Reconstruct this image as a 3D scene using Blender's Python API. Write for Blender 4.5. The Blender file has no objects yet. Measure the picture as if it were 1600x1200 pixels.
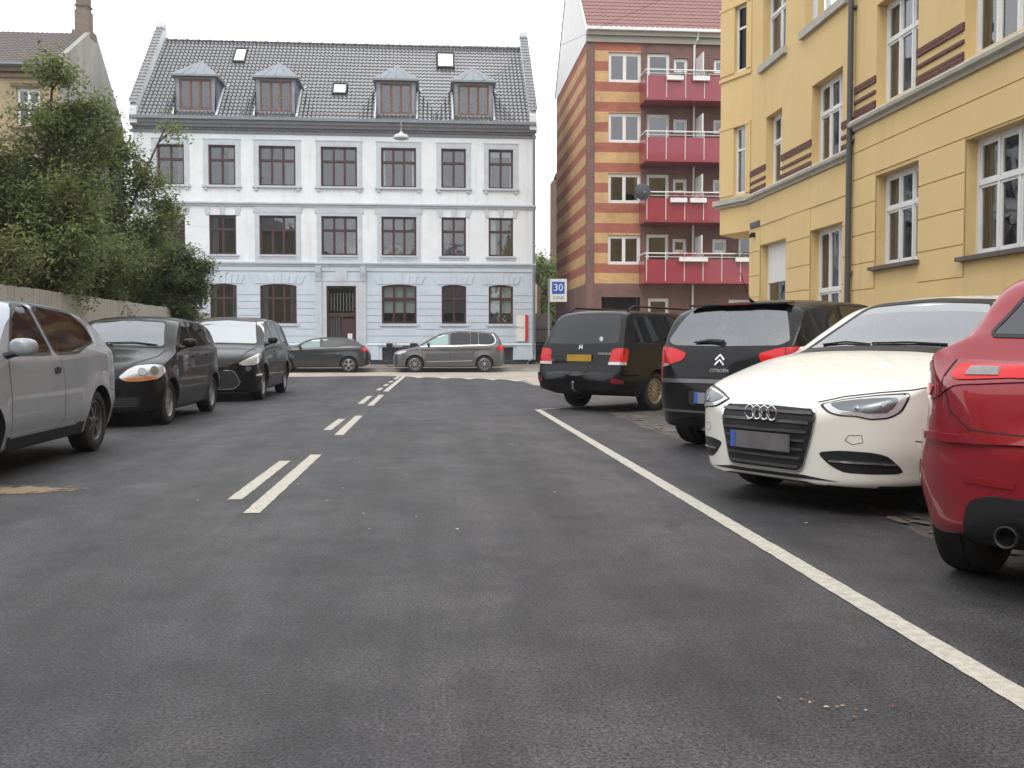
import bpy, bmesh, math, random
import numpy as np
from mathutils import Vector, Matrix
from mathutils.bvhtree import BVHTree
random.seed(7)
S = bpy.context.scene
COL = S.collection
R = math.radians
# ---------------------------------------------------------------- camera, sky, sun, exposure
YAW = math.atan(128/1525.0); PIT = math.atan(62/1525.0); CH = 1.15
cd = bpy.data.cameras.new('camera'); cam = bpy.data.objects.new('camera', cd); COL.objects.link(cam)
cam.location = (0, 0, CH); cam.rotation_euler = (math.pi/2-PIT, 0, -YAW)
cd.sensor_width = 36.0; cd.lens = 36.0*1525/1600; cd.clip_end = 2000; cd.clip_start = 0.05
S.camera = cam
SUN_EL, SUN_AZ = 52.0, 200.0
w = bpy.data.worlds.new('World'); S.world = w; w.use_nodes = True
nt = w.node_tree; nt.nodes.clear()
out = nt.nodes.new('ShaderNodeOutputWorld'); bg = nt.nodes.new('ShaderNodeBackground')
sky = nt.nodes.new('ShaderNodeTexSky'); sky.sky_type = 'NISHITA'; sky.sun_disc = False
sky.sun_elevation = R(SUN_EL); sky.sun_rotation = R(SUN_AZ); sky.dust_density = 6; sky.air_density = 1.0
mixn = nt.nodes.new('ShaderNodeMix'); mixn.data_type = 'RGBA'; mixn.inputs[0].default_value = 0.90
# overcast: the cloud layer is an even white with broad soft variation
tc = nt.nodes.new('ShaderNodeTexCoord'); nz = nt.nodes.new('ShaderNodeTexNoise'); nz.inputs['Scale'].default_value = 1.6; nz.inputs['Detail'].default_value = 3
cr = nt.nodes.new('ShaderNodeValToRGB'); cr.color_ramp.elements[0].color = (10.6,10.9,11.4,1); cr.color_ramp.elements[1].color = (13.2,13.2,13.3,1)
cr.color_ramp.elements[0].position = .35; cr.color_ramp.elements[1].position = .65
nt.links.new(tc.outputs['Generated'], nz.inputs['Vector']); nt.links.new(nz.outputs['Fac'], cr.inputs['Fac'])
nt.links.new(sky.outputs[0], mixn.inputs[6]); nt.links.new(cr.outputs[0], mixn.inputs[7])
nt.links.new(mixn.outputs[2], bg.inputs['Color']); bg.inputs['Strength'].default_value = 0.10
nt.links.new(bg.outputs[0], out.inputs['Surface'])
sd = bpy.data.lights.new('sun', 'SUN'); sd.energy = 0.7; sd.angle = R(25); sd.color = (1, .97, .92)
so = bpy.data.objects.new('sun', sd); COL.objects.link(so)
_el, _az = R(SUN_EL), R(SUN_AZ)
_d = Vector((math.sin(_az)*math.cos(_el), math.cos(_az)*math.cos(_el), math.sin(_el)))
so.rotation_euler = _d.to_track_quat('Z', 'Y').to_euler()
S.view_settings.view_transform = 'Standard'; S.view_settings.look = 'None'; S.view_settings.gamma = 1; S.view_settings.exposure = 0.62
S.cycles.max_bounces = 8; S.cycles.transparent_max_bounces = 12

# ---------------------------------------------------------------- materials
def lin(c):
    return tuple(((x/255)/12.92 if x/255 <= .04045 else ((x/255+.055)/1.055)**2.4) for x in c)
MATS = {}
def mat(name, col, rough=.6, metal=0, spec=.5, noise=0, nscale=8, bump=0, bscale=60, coat=0, col2=None, stretch=None, ior=1.5, emit=0):
    """col is linear albedo. noise varies the albedo between col and col2."""
    m = bpy.data.materials.new(name); m.use_nodes = True; n = m.node_tree.nodes; l = m.node_tree.links
    p = n['Principled BSDF']; p.inputs['Base Color'].default_value = (*col, 1)
    p.inputs['Roughness'].default_value = rough; p.inputs['Metallic'].default_value = metal
    p.inputs['Specular IOR Level'].default_value = spec; p.inputs['Coat Weight'].default_value = coat
    p.inputs['Coat Roughness'].default_value = .04; p.inputs['IOR'].default_value = ior
    tcn = n.new('ShaderNodeTexCoord'); src = tcn.outputs['Object']
    if stretch:
        mp = n.new('ShaderNodeMapping'); mp.inputs['Scale'].default_value = stretch; l.new(src, mp.inputs[0]); src = mp.outputs[0]
    if noise:
        a = n.new('ShaderNodeTexNoise'); a.inputs['Scale'].default_value = nscale; a.inputs['Detail'].default_value = 7; a.inputs['Roughness'].default_value = .62
        l.new(src, a.inputs['Vector'])
        mr = n.new('ShaderNodeMapRange'); mr.inputs[1].default_value = .3; mr.inputs[2].default_value = .7; l.new(a.outputs['Fac'], mr.inputs[0])
        mx = n.new('ShaderNodeMix'); mx.data_type = 'RGBA'
        c2 = col2 or tuple(x*(1-noise) for x in col)
        mx.inputs[6].default_value = (*col, 1); mx.inputs[7].default_value = (*c2, 1)
        l.new(mr.outputs[0], mx.inputs[0]); l.new(mx.outputs[2], p.inputs['Base Color'])
    if bump:
        b = n.new('ShaderNodeTexNoise'); b.inputs['Scale'].default_value = bscale; b.inputs['Detail'].default_value = 4; l.new(src, b.inputs['Vector'])
        bp = n.new('ShaderNodeBump'); bp.inputs['Strength'].default_value = bump; bp.inputs['Distance'].default_value = .01
        l.new(b.outputs['Fac'], bp.inputs['Height']); l.new(bp.outputs[0], p.inputs['Normal'])
    MATS[name] = m
    return m
def brickmat(name, c1, c2, mortar, scale=1.0, bw=.24, bh=.067, ms=.011, vari=.25, zonly=False):
    """brick courses measured in object space; u = x+y so it works on both faces of a corner"""
    m = mat(name, c1, rough=.85, spec=.25); n = m.node_tree.nodes; l = m.node_tree.links; p = n['Principled BSDF']
    t = n.new('ShaderNodeTexCoord'); sp = n.new('ShaderNodeSeparateXYZ'); l.new(t.outputs['Object'], sp.inputs[0])
    ad = n.new('ShaderNodeMath'); ad.operation = 'ADD'; l.new(sp.outputs[0], ad.inputs[0]); l.new(sp.outputs[1], ad.inputs[1])
    cb = n.new('ShaderNodeCombineXYZ'); l.new(ad.outputs[0], cb.inputs[0]); l.new(sp.outputs[2], cb.inputs[1])
    br = n.new('ShaderNodeTexBrick'); br.inputs['Scale'].default_value = scale; br.inputs['Brick Width'].default_value = bw; br.inputs['Row Height'].default_value = bh
    br.inputs['Mortar Size'].default_value = ms; br.inputs['Color1'].default_value = (*c1, 1); br.inputs['Color2'].default_value = (*c2, 1); br.inputs['Mortar'].default_value = (*mortar, 1)
    l.new(cb.outputs[0], br.inputs['Vector'])
    nz = n.new('ShaderNodeTexNoise'); nz.inputs['Scale'].default_value = 1.3; nz.inputs['Detail'].default_value = 6; l.new(t.outputs['Object'], nz.inputs['Vector'])
    mr = n.new('ShaderNodeMapRange'); mr.inputs[1].default_value = .3; mr.inputs[2].default_value = .7; mr.inputs[3].default_value = 1-vari; mr.inputs[4].default_value = 1.0; l.new(nz.outputs['Fac'], mr.inputs[0])
    mx = n.new('ShaderNodeMix'); mx.data_type = 'RGBA'; mx.blend_type = 'MULTIPLY'; mx.inputs[0].default_value = 1
    l.new(br.outputs[0], mx.inputs[6]); l.new(mr.outputs[0], mx.inputs[7]); l.new(mx.outputs[2], p.inputs['Base Color'])
    bp = n.new('ShaderNodeBump'); bp.inputs['Strength'].default_value = .5; bp.inputs['Distance'].default_value = .008; bp.invert = True
    l.new(br.outputs['Fac'], bp.inputs['Height']); l.new(bp.outputs[0], p.inputs['Normal'])
    return m
def glassmat(name, tint=(.75,.8,.78), ior=1.6, wav=0.0, mul=1.0):
    m = bpy.data.materials.new(name); m.use_nodes = True; n = m.node_tree.nodes; l = m.node_tree.links; n.clear()
    o = n.new('ShaderNodeOutputMaterial'); mx = n.new('ShaderNodeMixShader'); tr = n.new('ShaderNodeBsdfTransparent'); gl = n.new('ShaderNodeBsdfGlossy')
    tr.inputs[0].default_value = (*tint, 1); gl.inputs['Roughness'].default_value = .015; gl.inputs['Color'].default_value = (.95,.97,1,1)
    fr = n.new('ShaderNodeFresnel'); fr.inputs['IOR'].default_value = ior
    l.new(fr.outputs[0], mx.inputs[0]); l.new(tr.outputs[0], mx.inputs[1]); l.new(gl.outputs[0], mx.inputs[2]); l.new(mx.outputs[0], o.inputs[0])
    if wav:
        t = n.new('ShaderNodeTexCoord'); z = n.new('ShaderNodeTexNoise'); z.inputs['Scale'].default_value = 1.7; l.new(t.outputs['Object'], z.inputs['Vector'])
        bp = n.new('ShaderNodeBump'); bp.inputs['Strength'].default_value = wav; bp.inputs['Distance'].default_value = .02; l.new(z.outputs['Fac'], bp.inputs['Height'])
        l.new(bp.outputs[0], gl.inputs['Normal'])
    return m
def paint(name, col, flake=.0, dirt=.12, rough=.35):
    m = mat(name, col, rough=rough, metal=flake, spec=.3, coat=.8, noise=dirt, nscale=2.2)
    m.node_tree.nodes['Principled BSDF'].inputs['Coat Roughness'].default_value = .03
    return m

# ---------------------------------------------------------------- mesh helper
class MB:
    def __init__(s, off=(0,0,0)): s.v = []; s.f = []; s.m = []; s.off = off
    def add(s, vs, fs, mi=0):
        b = len(s.v); o = s.off
        s.v += [(x-o[0], y-o[1], z-o[2]) for x, y, z in vs]
        for f in fs: s.f.append([i+b for i in f]); s.m.append(mi)
    def box(s, x0, x1, y0, y1, z0, z1, mi=0):
        s.add([(x0,y0,z0),(x1,y0,z0),(x1,y1,z0),(x0,y1,z0),(x0,y0,z1),(x1,y0,z1),(x1,y1,z1),(x0,y1,z1)],
              [(0,3,2,1),(4,5,6,7),(0,1,5,4),(1,2,6,5),(2,3,7,6),(3,0,4,7)], mi)
    def prism(s, poly, axis, a, b, mi=0):
        """poly in the two remaining axes in cyclic order, extruded a..b along axis (0,1,2)"""
        n = len(poly); vs = []
        for h in (a, b):
            for p, q in poly:
                vs.append([(h,p,q),(p,h,q),(p,q,h)][axis])
        fs = [tuple(range(n))[::-1], tuple(range(n, 2*n))] + [(i, (i+1) % n, n+(i+1) % n, n+i) for i in range(n)]
        s.add(vs, fs, mi)
    def tube(s, pts, r, n=8, mi=0, caps=True):
        pts = [Vector(p) for p in pts]; rs = r if isinstance(r, (list, tuple)) else [r]*len(pts); vs = []; fs = []
        for i, p in enumerate(pts):
            t = (pts[min(i+1, len(pts)-1)]-pts[max(i-1, 0)]).normalized()
            a = Vector((0,0,1)) if abs(t.z) < .9 else Vector((1,0,0))
            u = t.cross(a).normalized(); v = t.cross(u)
            for k in range(n):
                c = 2*math.pi*k/n; vs.append(tuple(p+(u*math.cos(c)+v*math.sin(c))*rs[i]))
        for i in range(len(pts)-1):
            for k in range(n):
                fs.append((i*n+k, i*n+(k+1) % n, (i+1)*n+(k+1) % n, (i+1)*n+k))
        if caps: fs.append(tuple(range(n))[::-1]); fs.append(tuple(range((len(pts)-1)*n, len(pts)*n)))
        s.add(vs, fs, mi)
    def lathe(s, prof, c=(0,0,0), axis=2, n=32, mi=0):
        """prof: list of (radius, height)"""
        vs = []; fs = []
        for r, h in prof:
            for k in range(n):
                a = 2*math.pi*k/n; x, y = r*math.cos(a), r*math.sin(a)
                p = [(h,x,y),(y,h,x),(x,y,h)][axis]; vs.append((p[0]+c[0], p[1]+c[1], p[2]+c[2]))
        for i in range(len(prof)-1):
            for k in range(n): fs.append((i*n+k, i*n+(k+1) % n, (i+1)*n+(k+1) % n, (i+1)*n+k))
        s.add(vs, fs, mi)
    def build(s, name, mats, parent=None, smooth=False, bevel=0, fix=True):
        me = bpy.data.meshes.new(name); me.from_pydata(s.v, [], s.f)
        if not isinstance(mats, (list, tuple)): mats = [mats]
        for m in mats: me.materials.append(m)
        me.polygons.foreach_set('material_index', s.m)
        if fix:
            bm = bmesh.new(); bm.from_mesh(me); bmesh.ops.recalc_face_normals(bm, faces=bm.faces)
            if bevel: bmesh.ops.bevel(bm, geom=list(bm.edges), offset=bevel, segments=2, affect='EDGES', clamp_overlap=True)
            bm.to_mesh(me); bm.free()
        if smooth:
            me.polygons.foreach_set('use_smooth', [True]*len(me.polygons))
            me.set_sharp_from_angle(angle=R(35))
        me.update()
        o = bpy.data.objects.new(name, me); COL.objects.link(o)
        if parent is not None: o.parent = parent
        return o
def tag(o, label=None, cat=None, group=None, kind=None):
    if label: o['label'] = label
    if cat: o['category'] = cat
    if group: o['group'] = group
    if kind: o['kind'] = kind
    return o
def empty(name, loc=(0,0,0), rz=0, **k):
    o = bpy.data.objects.new(name, None); COL.objects.link(o); o.location = loc; o.rotation_euler = (0,0,rz); o.empty_display_size = .2
    return tag(o, **k)
def textmesh(txt, size, depth=.002):
    c = bpy.data.curves.new('lettering', 'FONT'); c.body = txt; c.size = size; c.align_x = 'CENTER'; c.align_y = 'CENTER'; c.extrude = depth; c.resolution_u = 3
    o = bpy.data.objects.new('lettering', c); COL.objects.link(o)
    bpy.context.view_layer.update()
    me = bpy.data.meshes.new_from_object(o.evaluated_get(bpy.context.evaluated_depsgraph_get()))
    bpy.data.objects.remove(o); return me
def add_text(name, txt, size, m, parent, loc, rot, sx=1, depth=.002):
    me = textmesh(txt, size, depth); me.materials.clear(); me.materials.append(m)
    me.transform(Matrix.Translation(loc) @ rot.to_4x4() @ Matrix.Diagonal((sx,1,1,1)))
    o = bpy.data.objects.new(name, me); COL.objects.link(o); o.parent = parent; return o
RF = Matrix.Rotation(math.pi/2, 3, 'X')        # text facing -y

# shared materials
M = {}
M['glass'] = glassmat('window_glass', (.62,.66,.68), 2.1, .25)
M['carglass'] = glassmat('car_glass', (.76,.84,.81), 1.9)
M['screen'] = glassmat('windscreen_glass', (.78,.85,.83), 3.2)
M['side'] = glassmat('side_window_glass', (.88,.93,.91), 1.35)
M['bayglass'] = glassmat('bay_glass', (.6,.64,.66), 1.25)
M['tint'] = glassmat('tinted_glass', (.10,.10,.11), 1.62)
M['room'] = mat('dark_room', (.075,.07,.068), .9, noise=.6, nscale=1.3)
M['curtain'] = mat('curtain_cloth', (.82,.81,.77), .9, noise=.35, nscale=14, stretch=(6,6,.3))
M['blind'] = mat('roller_blind', (.5,.55,.5), .8)
M['black'] = mat('black_plastic', (.012,.012,.013), .5, bump=.15, bscale=300)
M['dark'] = mat('dark_interior', (.02,.02,.021), .8)
M['rubber'] = mat('tyre_rubber', (.014,.014,.015), .75, noise=.5, nscale=9, col2=(.03,.028,.026))
M['chrome'] = mat('chrome', (.75,.75,.77), .12, metal=1)
M['alloy'] = mat('alloy_rim', (.45,.45,.47), .3, metal=.85, noise=.3, nscale=12)
M['goldalloy'] = mat('champagne_rim', (.45,.38,.26), .4, metal=.5, noise=.3, nscale=12)
M['zinc'] = mat('zinc_sheet', (.24,.27,.30), .5, metal=.2, noise=.25, nscale=2)
M['whitepaint'] = mat('white_wood_paint', (.74,.74,.72), .45, noise=.12, nscale=3)
M['redglass'] = mat('red_lens', (.62,.012,.016), .2, spec=.3, coat=.35)
M['dimlens'] = mat('dim_lens', (.30,.29,.29), .35, noise=.3, nscale=30)
M['clearlens'] = mat('clear_lens', (.55,.56,.58), .15, spec=.7, coat=1, metal=.3)
M['amber'] = mat('amber_lens', (.6,.22,.06), .2, coat=1)
M['steel'] = mat('galvanised_steel', (.3,.3,.31), .45, metal=.6, noise=.2, nscale=6)
# ---------------------------------------------------------------- ground
def sheet(name, poly, z, m, label=None, kind='structure', cat=None, th=None):
    mb = MB()
    if th is None: mb.add([(x,y,z) for x,y in poly], [tuple(range(len(poly)))])
    else: mb.prism(poly, 2, z-th, z)
    o = mb.build(name, m, fix=True)
    if kind: tag(o, kind=kind)
    return tag(o, label, cat)
def asphalt(name, c1, c2, agg=.5, seed=0, rough=.62, tracks=False):
    m = bpy.data.materials.new(name); m.use_nodes = True; n = m.node_tree.nodes; l = m.node_tree.links; p = n['Principled BSDF']
    t = n.new('ShaderNodeTexCoord')
    def noise(sc, det, stretch=None, off=0):
        mp = n.new('ShaderNodeMapping'); mp.inputs['Location'].default_value = (seed*3.1+off, seed*7.7, 0); mp.inputs['Scale'].default_value = stretch or (1,1,1)
        l.new(t.outputs['Object'], mp.inputs[0])
        a = n.new('ShaderNodeTexNoise'); a.inputs['Scale'].default_value = sc; a.inputs['Detail'].default_value = det; a.inputs['Roughness'].default_value = .6; l.new(mp.outputs[0], a.inputs['Vector']); return a.outputs['Fac']
    def rng(s, a, b, c=0, d=1):
        r = n.new('ShaderNodeMapRange'); r.inputs[1].default_value = a; r.inputs[2].default_value = b; r.inputs[3].default_value = c; r.inputs[4].default_value = d; l.new(s, r.inputs[0]); return r.outputs[0]
    def mul(a, b):
        k = n.new('ShaderNodeMath'); k.operation = 'MULTIPLY'; l.new(a, k.inputs[0]); l.new(b, k.inputs[1]); return k.outputs[0]
    big = rng(noise(.9, 8, (1.0,.45,1)), .36, .64)                       # broad wear, drawn out along the road
    mx = n.new('ShaderNodeMix'); mx.data_type = 'RGBA'; mx.inputs[6].default_value = (*c1,1); mx.inputs[7].default_value = (*c2,1); l.new(big, mx.inputs[0])
    f = mul(rng(noise(85, 3), .32, .7, 1-agg, 1+agg*1.5), rng(noise(4.5, 6, None, 9), .3, .7, .86, 1.14))
    vo = n.new('ShaderNodeTexVoronoi'); vo.inputs['Scale'].default_value = 120; l.new(t.outputs['Object'], vo.inputs['Vector'])
    f = mul(f, rng(vo.outputs['Color'], 0, 1, .78, 1.3))
    if tracks:
        f = mul(f, rng(noise(1.0, 5, (1.6,.05,1), 3), .34, .66, .74, 1.28))      # long streaks left by traffic
        f = mul(f, rng(noise(2.4, 9, (1,.7,1), 6), .36, .64, .78, 1.22))
        # oil drips between the wheel tracks
        f = mul(f, rng(noise(3.2, 2, (1,.5,1), 17), .68, .76, 1, .72))
    m2 = n.new('ShaderNodeMix'); m2.data_type = 'RGBA'; m2.blend_type = 'MULTIPLY'; m2.inputs[0].default_value = 1; l.new(mx.outputs[2], m2.inputs[6]); l.new(f, m2.inputs[7])
    l.new(m2.outputs[2], p.inputs['Base Color']); p.inputs['Roughness'].default_value = rough; p.inputs['Specular IOR Level'].default_value = .35
    bp = n.new('ShaderNodeBump'); bp.inputs['Strength'].default_value = .55; bp.inputs['Distance'].default_value = .006
    l.new(noise(110, 3, None, 4), bp.inputs['Height']); l.new(bp.outputs[0], p.inputs['Normal'])
    return m
A_new = asphalt('fresh_asphalt', (.032,.031,.034), (.056,.054,.056), agg=.75, tracks=True)
A_old = asphalt('old_asphalt', (.062,.058,.055), (.105,.097,.085), seed=2, tracks=True)
A_pale = asphalt('pale_concrete', (.33,.29,.24), (.42,.38,.32), agg=.12, seed=3)
A_tan = asphalt('brown_gravel_pavement', (.16,.13,.105), (.21,.175,.14), agg=.3, seed=4)
A_flag = asphalt('pavement_slabs', (.22,.21,.19), (.28,.26,.24), agg=.15, seed=5)
A_kerb = asphalt('kerb_granite', (.30,.29,.27), (.38,.36,.34), agg=.2, seed=6)
A_soil = asphalt('soil', (.06,.05,.035), (.10,.085,.06), agg=.4, seed=8)
A_sand = asphalt('sand_stain', (.20,.155,.10), (.27,.21,.14), agg=.35, seed=9)
sheet('ground', [(-900,-200),(900,-200),(900,1500),(-900,1500)], -.02, A_soil)
def wob(x, y0, y1, step, amp, seed):
    rr = random.Random(seed); n = int(abs(y1-y0)/step)
    return [(x+rr.uniform(-amp, amp), y0+(y1-y0)*i/n) for i in range(n+1)]
# carriageway of new asphalt with a ragged right edge, old parking surface to the right
right = wob(2.98, -12, 26, .45, .05, 1)
edge = [(2.85,27.0),(2.88,29.6),(2.72,31.2),(2.04,32.45),(1.3,33.15),(.48,33.85),(-.38,34.6),(-1.69,35.9),(-3,35.7),(-4.93,35.0),(-8,34.4)]
sheet('road', [(-30,-12)]+right+edge+[(-30,34.0)], 0, A_new)
sheet('parking_lane', [(2.4,-12),(6.6,-12),(6.6,25.5),(4.4,27.5),(2.4,27.5)], -.006, A_old)
sheet('cross_street', [(-60,30),(60,26),(60,41.6),(-60,41.6)], -.011, A_pale)
def kerbline(pts, w=.14, h=.12, name='kerb', z=0):
    mb = MB()
    for (a, b) in zip(pts[:-1], pts[1:]):
        a = Vector((*a,0)); b = Vector((*b,0)); L = (b-a).length; d = (b-a)/L; nrm = Vector((-d.y, d.x, 0)); n = max(1, int(L/1.0)); st = L/n
        for i in range(n):
            p = a+d*(i*st+.006); q = a+d*((i+1)*st-.006); r_ = random.uniform(-.004,.004)
            vs = [p, q, q+nrm*w, p+nrm*w]; mb.prism([(v.x, v.y) for v in vs], 2, z-.1, z+h+r_)
    return tag(mb.build(name, A_kerb, bevel=.012), kind='structure')
sheet('pavement', [(6.8,-12),(8.9,-12),(8.9,26.2),(8.9,29.5),(5.2,29.5),(5.6,26.5),(6.8,25.2)], .115, A_flag, th=.3)
kerbline([(6.8,-12),(6.8,25.2),(5.6,26.5),(5.2,29.5)], .14, .115)
sheet('pavement', [(-7.4,-12),(-5.65,-12),(-5.65,33),(-7.4,33)], .115, A_flag, th=.3)
kerbline([(-5.65,-12),(-5.65,33)], -.14, .115)
# far side of the cross street: a brown pavement in front of the houses
sheet('pavement', [(-60,42.1),(60,42.1),(60,50.3),(-60,50.3)], .13, A_tan, th=.3)
kerbline([(-45,42.1),(40,42.1)], -.14, .11)
# worn concrete corner beyond the estate car
sheet('pavement', [(2.9,27.2),(5.1,26.4),(5.1,30.5),(3.0,31.3),(2.95,29.6)], .012, A_pale, th=.05)
sheet('passage', [(5.4,50.3),(7.2,50.3),(7.2,90),(5.4,90)], .1, A_pale, th=.3)
# ragged pale joint between new and old surface
mb = MB(); rr = random.Random(5)
for i in range(130):
    y = 4+rr.random()*18; x = 3.02+rr.uniform(-.04,.1)+abs(rr.gauss(0,.12)); a = rr.uniform(.015,.06); b = rr.uniform(.03,.2)
    k = rr.randint(6,9); ph = rr.random()
    mb.add([(x+a*math.cos(2*math.pi*(j/k)+ph)*rr.uniform(.5,1.1), y+b*math.sin(2*math.pi*(j/k)+ph)*rr.uniform(.5,1.1), .0035+i*.00004) for j in range(k)], [tuple(range(k))])
tag(mb.build('worn_joint', asphalt('joint_crumbs', (.095,.086,.077), (.135,.12,.105), agg=.4, seed=11)), kind='structure')
mb = MB(); rr = random.Random(21)
for i in range(260):
    r_ = rr.random()**.6; a_ = rr.uniform(0,6.28); x = -3.55+.85*r_*math.cos(a_); y = 7.95+.25*r_*math.sin(a_); s_ = .09*(1.15-r_); ph = rr.random()*6
    mb.add([(x+s_*1.6*math.cos(ph+j)*rr.uniform(.6,1.1), y+s_*math.sin(ph+j)*rr.uniform(.6,1.1), .003+i*.000004) for j in [k*1.047 for k in range(6)]], [tuple(range(6))])
tag(mb.build('sand_patch', A_sand), kind='structure')
# litter flecks and grit
mb = MB(); rr = random.Random(9); Mfl = mat('paper_fleck', (.55,.54,.5), .8)
for i in range(110):
    y = 6+rr.random()**1.3*14; x = rr.uniform(-3.3, 3.4); a = rr.uniform(.005,.013); ph = rr.random()*6
    mb.add([(x+a*math.cos(ph+j*1.26)*rr.uniform(.5,1.3), y+a*math.sin(ph+j*1.26)*rr.uniform(.5,1.3), .006) for j in range(5)], [tuple(range(5))])
tag(mb.build('litter_flecks', Mfl), kind='stuff', label='small pale flecks of grit scattered over the dark road')
# painted lines
Mline = mat('road_paint', (.60,.57,.49), .7, noise=.35, nscale=22, bump=.5, bscale=110)
def line_strip(name, pts, w, z=.0045, label=None):
    mb = MB(); P = [Vector((*p,0)) for p in pts]; L = []; Rr = []
    for i, p in enumerate(P):
        t = (P[min(i+1,len(P)-1)]-P[max(i-1,0)]).normalized(); nn = Vector((-t.y,t.x,0))
        L.append(p+nn*w/2); Rr.append(p-nn*w/2)
    vs = [(p.x,p.y,z) for p in L]+[(p.x,p.y,z) for p in Rr]; n = len(P)
    mb.add(vs, [(i, i+1, n+i+1, n+i) for i in range(n-1)])
    return tag(mb.build(name, Mline), kind='structure')
def ragged(a, b, w, z=.0045, name='road_marking', seed=0):
    """straight line with slightly worn edges"""
    rr = random.Random(seed); n = max(4, int((Vector(b)-Vector(a)).length/.07)); vs = []; fs = []
    d = (Vector(b)-Vector(a)).normalized(); nn = Vector((-d.y, d.x))
    for i in range(n+1):
        p = Vector(a).lerp(Vector(b), i/n)
        for sgn in (1,-1):
            q = p+nn*sgn*(w/2+rr.uniform(-.004,.003)); vs.append((q.x,q.y,z))
    for i in range(n): fs.append((2*i,2*i+2,2*i+3,2*i+1))
    mb = MB(); mb.add(vs, fs); return tag(mb.build(name, Mline), kind='structure')
ragged((1.915,1.2),(1.885,17.05), .115, seed=1, name='parking_line')
ragged((1.95,17.08),(3.55,18.42), .09, seed=2, name='parking_line', z=.0052)
for a, b in (((-1.215,6.72),(-1.185,10.25)), ((-1.155,12.45),(-1.14,15.8)), ((-1.12,18.4),(-1.10,22.3))): ragged(a, b, .115, seed=3, name='centre_line')
for a, b in (((-1.445,7.33),(-1.425,9.72)), ((-1.375,13.2),(-1.355,15.15)), ((-1.345,19.0),(-1.33,21.8))): ragged(a, b, .11, seed=4, name='centre_line')
line_strip('centre_line', [(-1.08,23.9),(-1.06,26),(-1.02,29),(-.98,32),(-.94,35.2)], .13)
for a, b in ((24.5,25.9),(27.0,28.4),(29.5,30.7),(32.2,35.1)):
    line_strip('centre_line', [(-1.30+(a-24.5)*.018,a),(-1.30+(b-24.5)*.018,b)], .11)
mb = MB()
for x, y in ((-.38,34.6),(.48,33.85),(1.3,33.15),(2.04,32.45),(2.72,31.3)):
    mb.add([(x-.30,y+.35,.0045),(x+.30,y+.05,.0045),(x-.02,y-1.25,.0045)], [(0,1,2)])
tag(mb.build('give_way_markings', Mline), kind='structure')
# ---------------------------------------------------------------- facade tools (u along, d inward, z up)
def wallface(mb, u0, u1, z0, z1, ops, mi=0, d=0, reveal=.15, bands=None, rmi=None):
    """front wall with real openings; bands = [(z, mi)...] ascending start heights"""
    ops = [o for o in ops if o[1] > u0 and o[0] < u1 and o[3] > z0 and o[2] < z1]
    us = sorted({u0, u1} | {min(max(v, u0), u1) for o in ops for v in o[:2]})
    zs = sorted({z0, z1} | {min(max(v, z0), z1) for o in ops for v in o[2:4]} | ({b[0] for b in bands if z0 < b[0] < z1} if bands else set()))
    def bmi(z):
        k = mi
        if bands:
            for zz, b in bands:
                if z >= zz-1e-6: k = b
        return k
    for a, b in zip(us[:-1], us[1:]):
        for c, e in zip(zs[:-1], zs[1:]):
            um, zm = (a+b)/2, (c+e)/2
            if any(o[0] < um < o[1] and o[2] < zm < o[3] for o in ops): continue
            mb.add([(a,d,c),(b,d,c),(b,d,e),(a,d,e)], [(0,1,2,3)], bmi(zm))
    for a, b, c, e in [o[:4] for o in ops]:
        r = d+reveal; k = rmi if rmi is not None else mi
        mb.add([(a,d,c),(b,d,c),(b,d,e),(a,d,e),(a,r,c),(b,r,c),(b,r,e),(a,r,e)], [(0,1,5,4),(1,2,6,5),(2,3,7,6),(3,0,4,7)], k)
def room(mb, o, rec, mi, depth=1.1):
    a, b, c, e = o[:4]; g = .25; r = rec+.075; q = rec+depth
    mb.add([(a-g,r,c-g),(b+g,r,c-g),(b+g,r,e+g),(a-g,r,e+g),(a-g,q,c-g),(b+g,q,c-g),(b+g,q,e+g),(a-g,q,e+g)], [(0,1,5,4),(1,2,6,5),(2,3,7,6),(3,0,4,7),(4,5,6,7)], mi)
def slabs(mb, u0, u1, zs, ops, proud=.025, gap=.02, mi=0, maxlen=None, stag=0):
    """courses standing proud of the wall, cut round the openings"""
    for k, (c, e) in enumerate(zip(zs[:-1], zs[1:])):
        c2, e2 = c+gap/2, e-gap/2
        cuts = sorted([(o[0], o[1]) for o in ops if o[3] > c2+.02 and o[2] < e2-.02])
        u = u0; segs = []
        for a, b in cuts:
            if a > u: segs.append((u, min(a, u1)))
            u = max(u, b)
        if u < u1: segs.append((u, u1))
        for a, b in segs:
            if b-a < .03: continue
            if maxlen:
                n = max(1, round((b-a)/maxlen)); st = (b-a)/n
                for i in range(n): mb.box(a+i*st+(gap/2 if i else 0), a+(i+1)*st-(gap/2 if i < n-1 else 0), -proud, .01, c2, e2, mi)
            else: mb.box(a, b, -proud, .01, c2, e2, mi)
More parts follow.
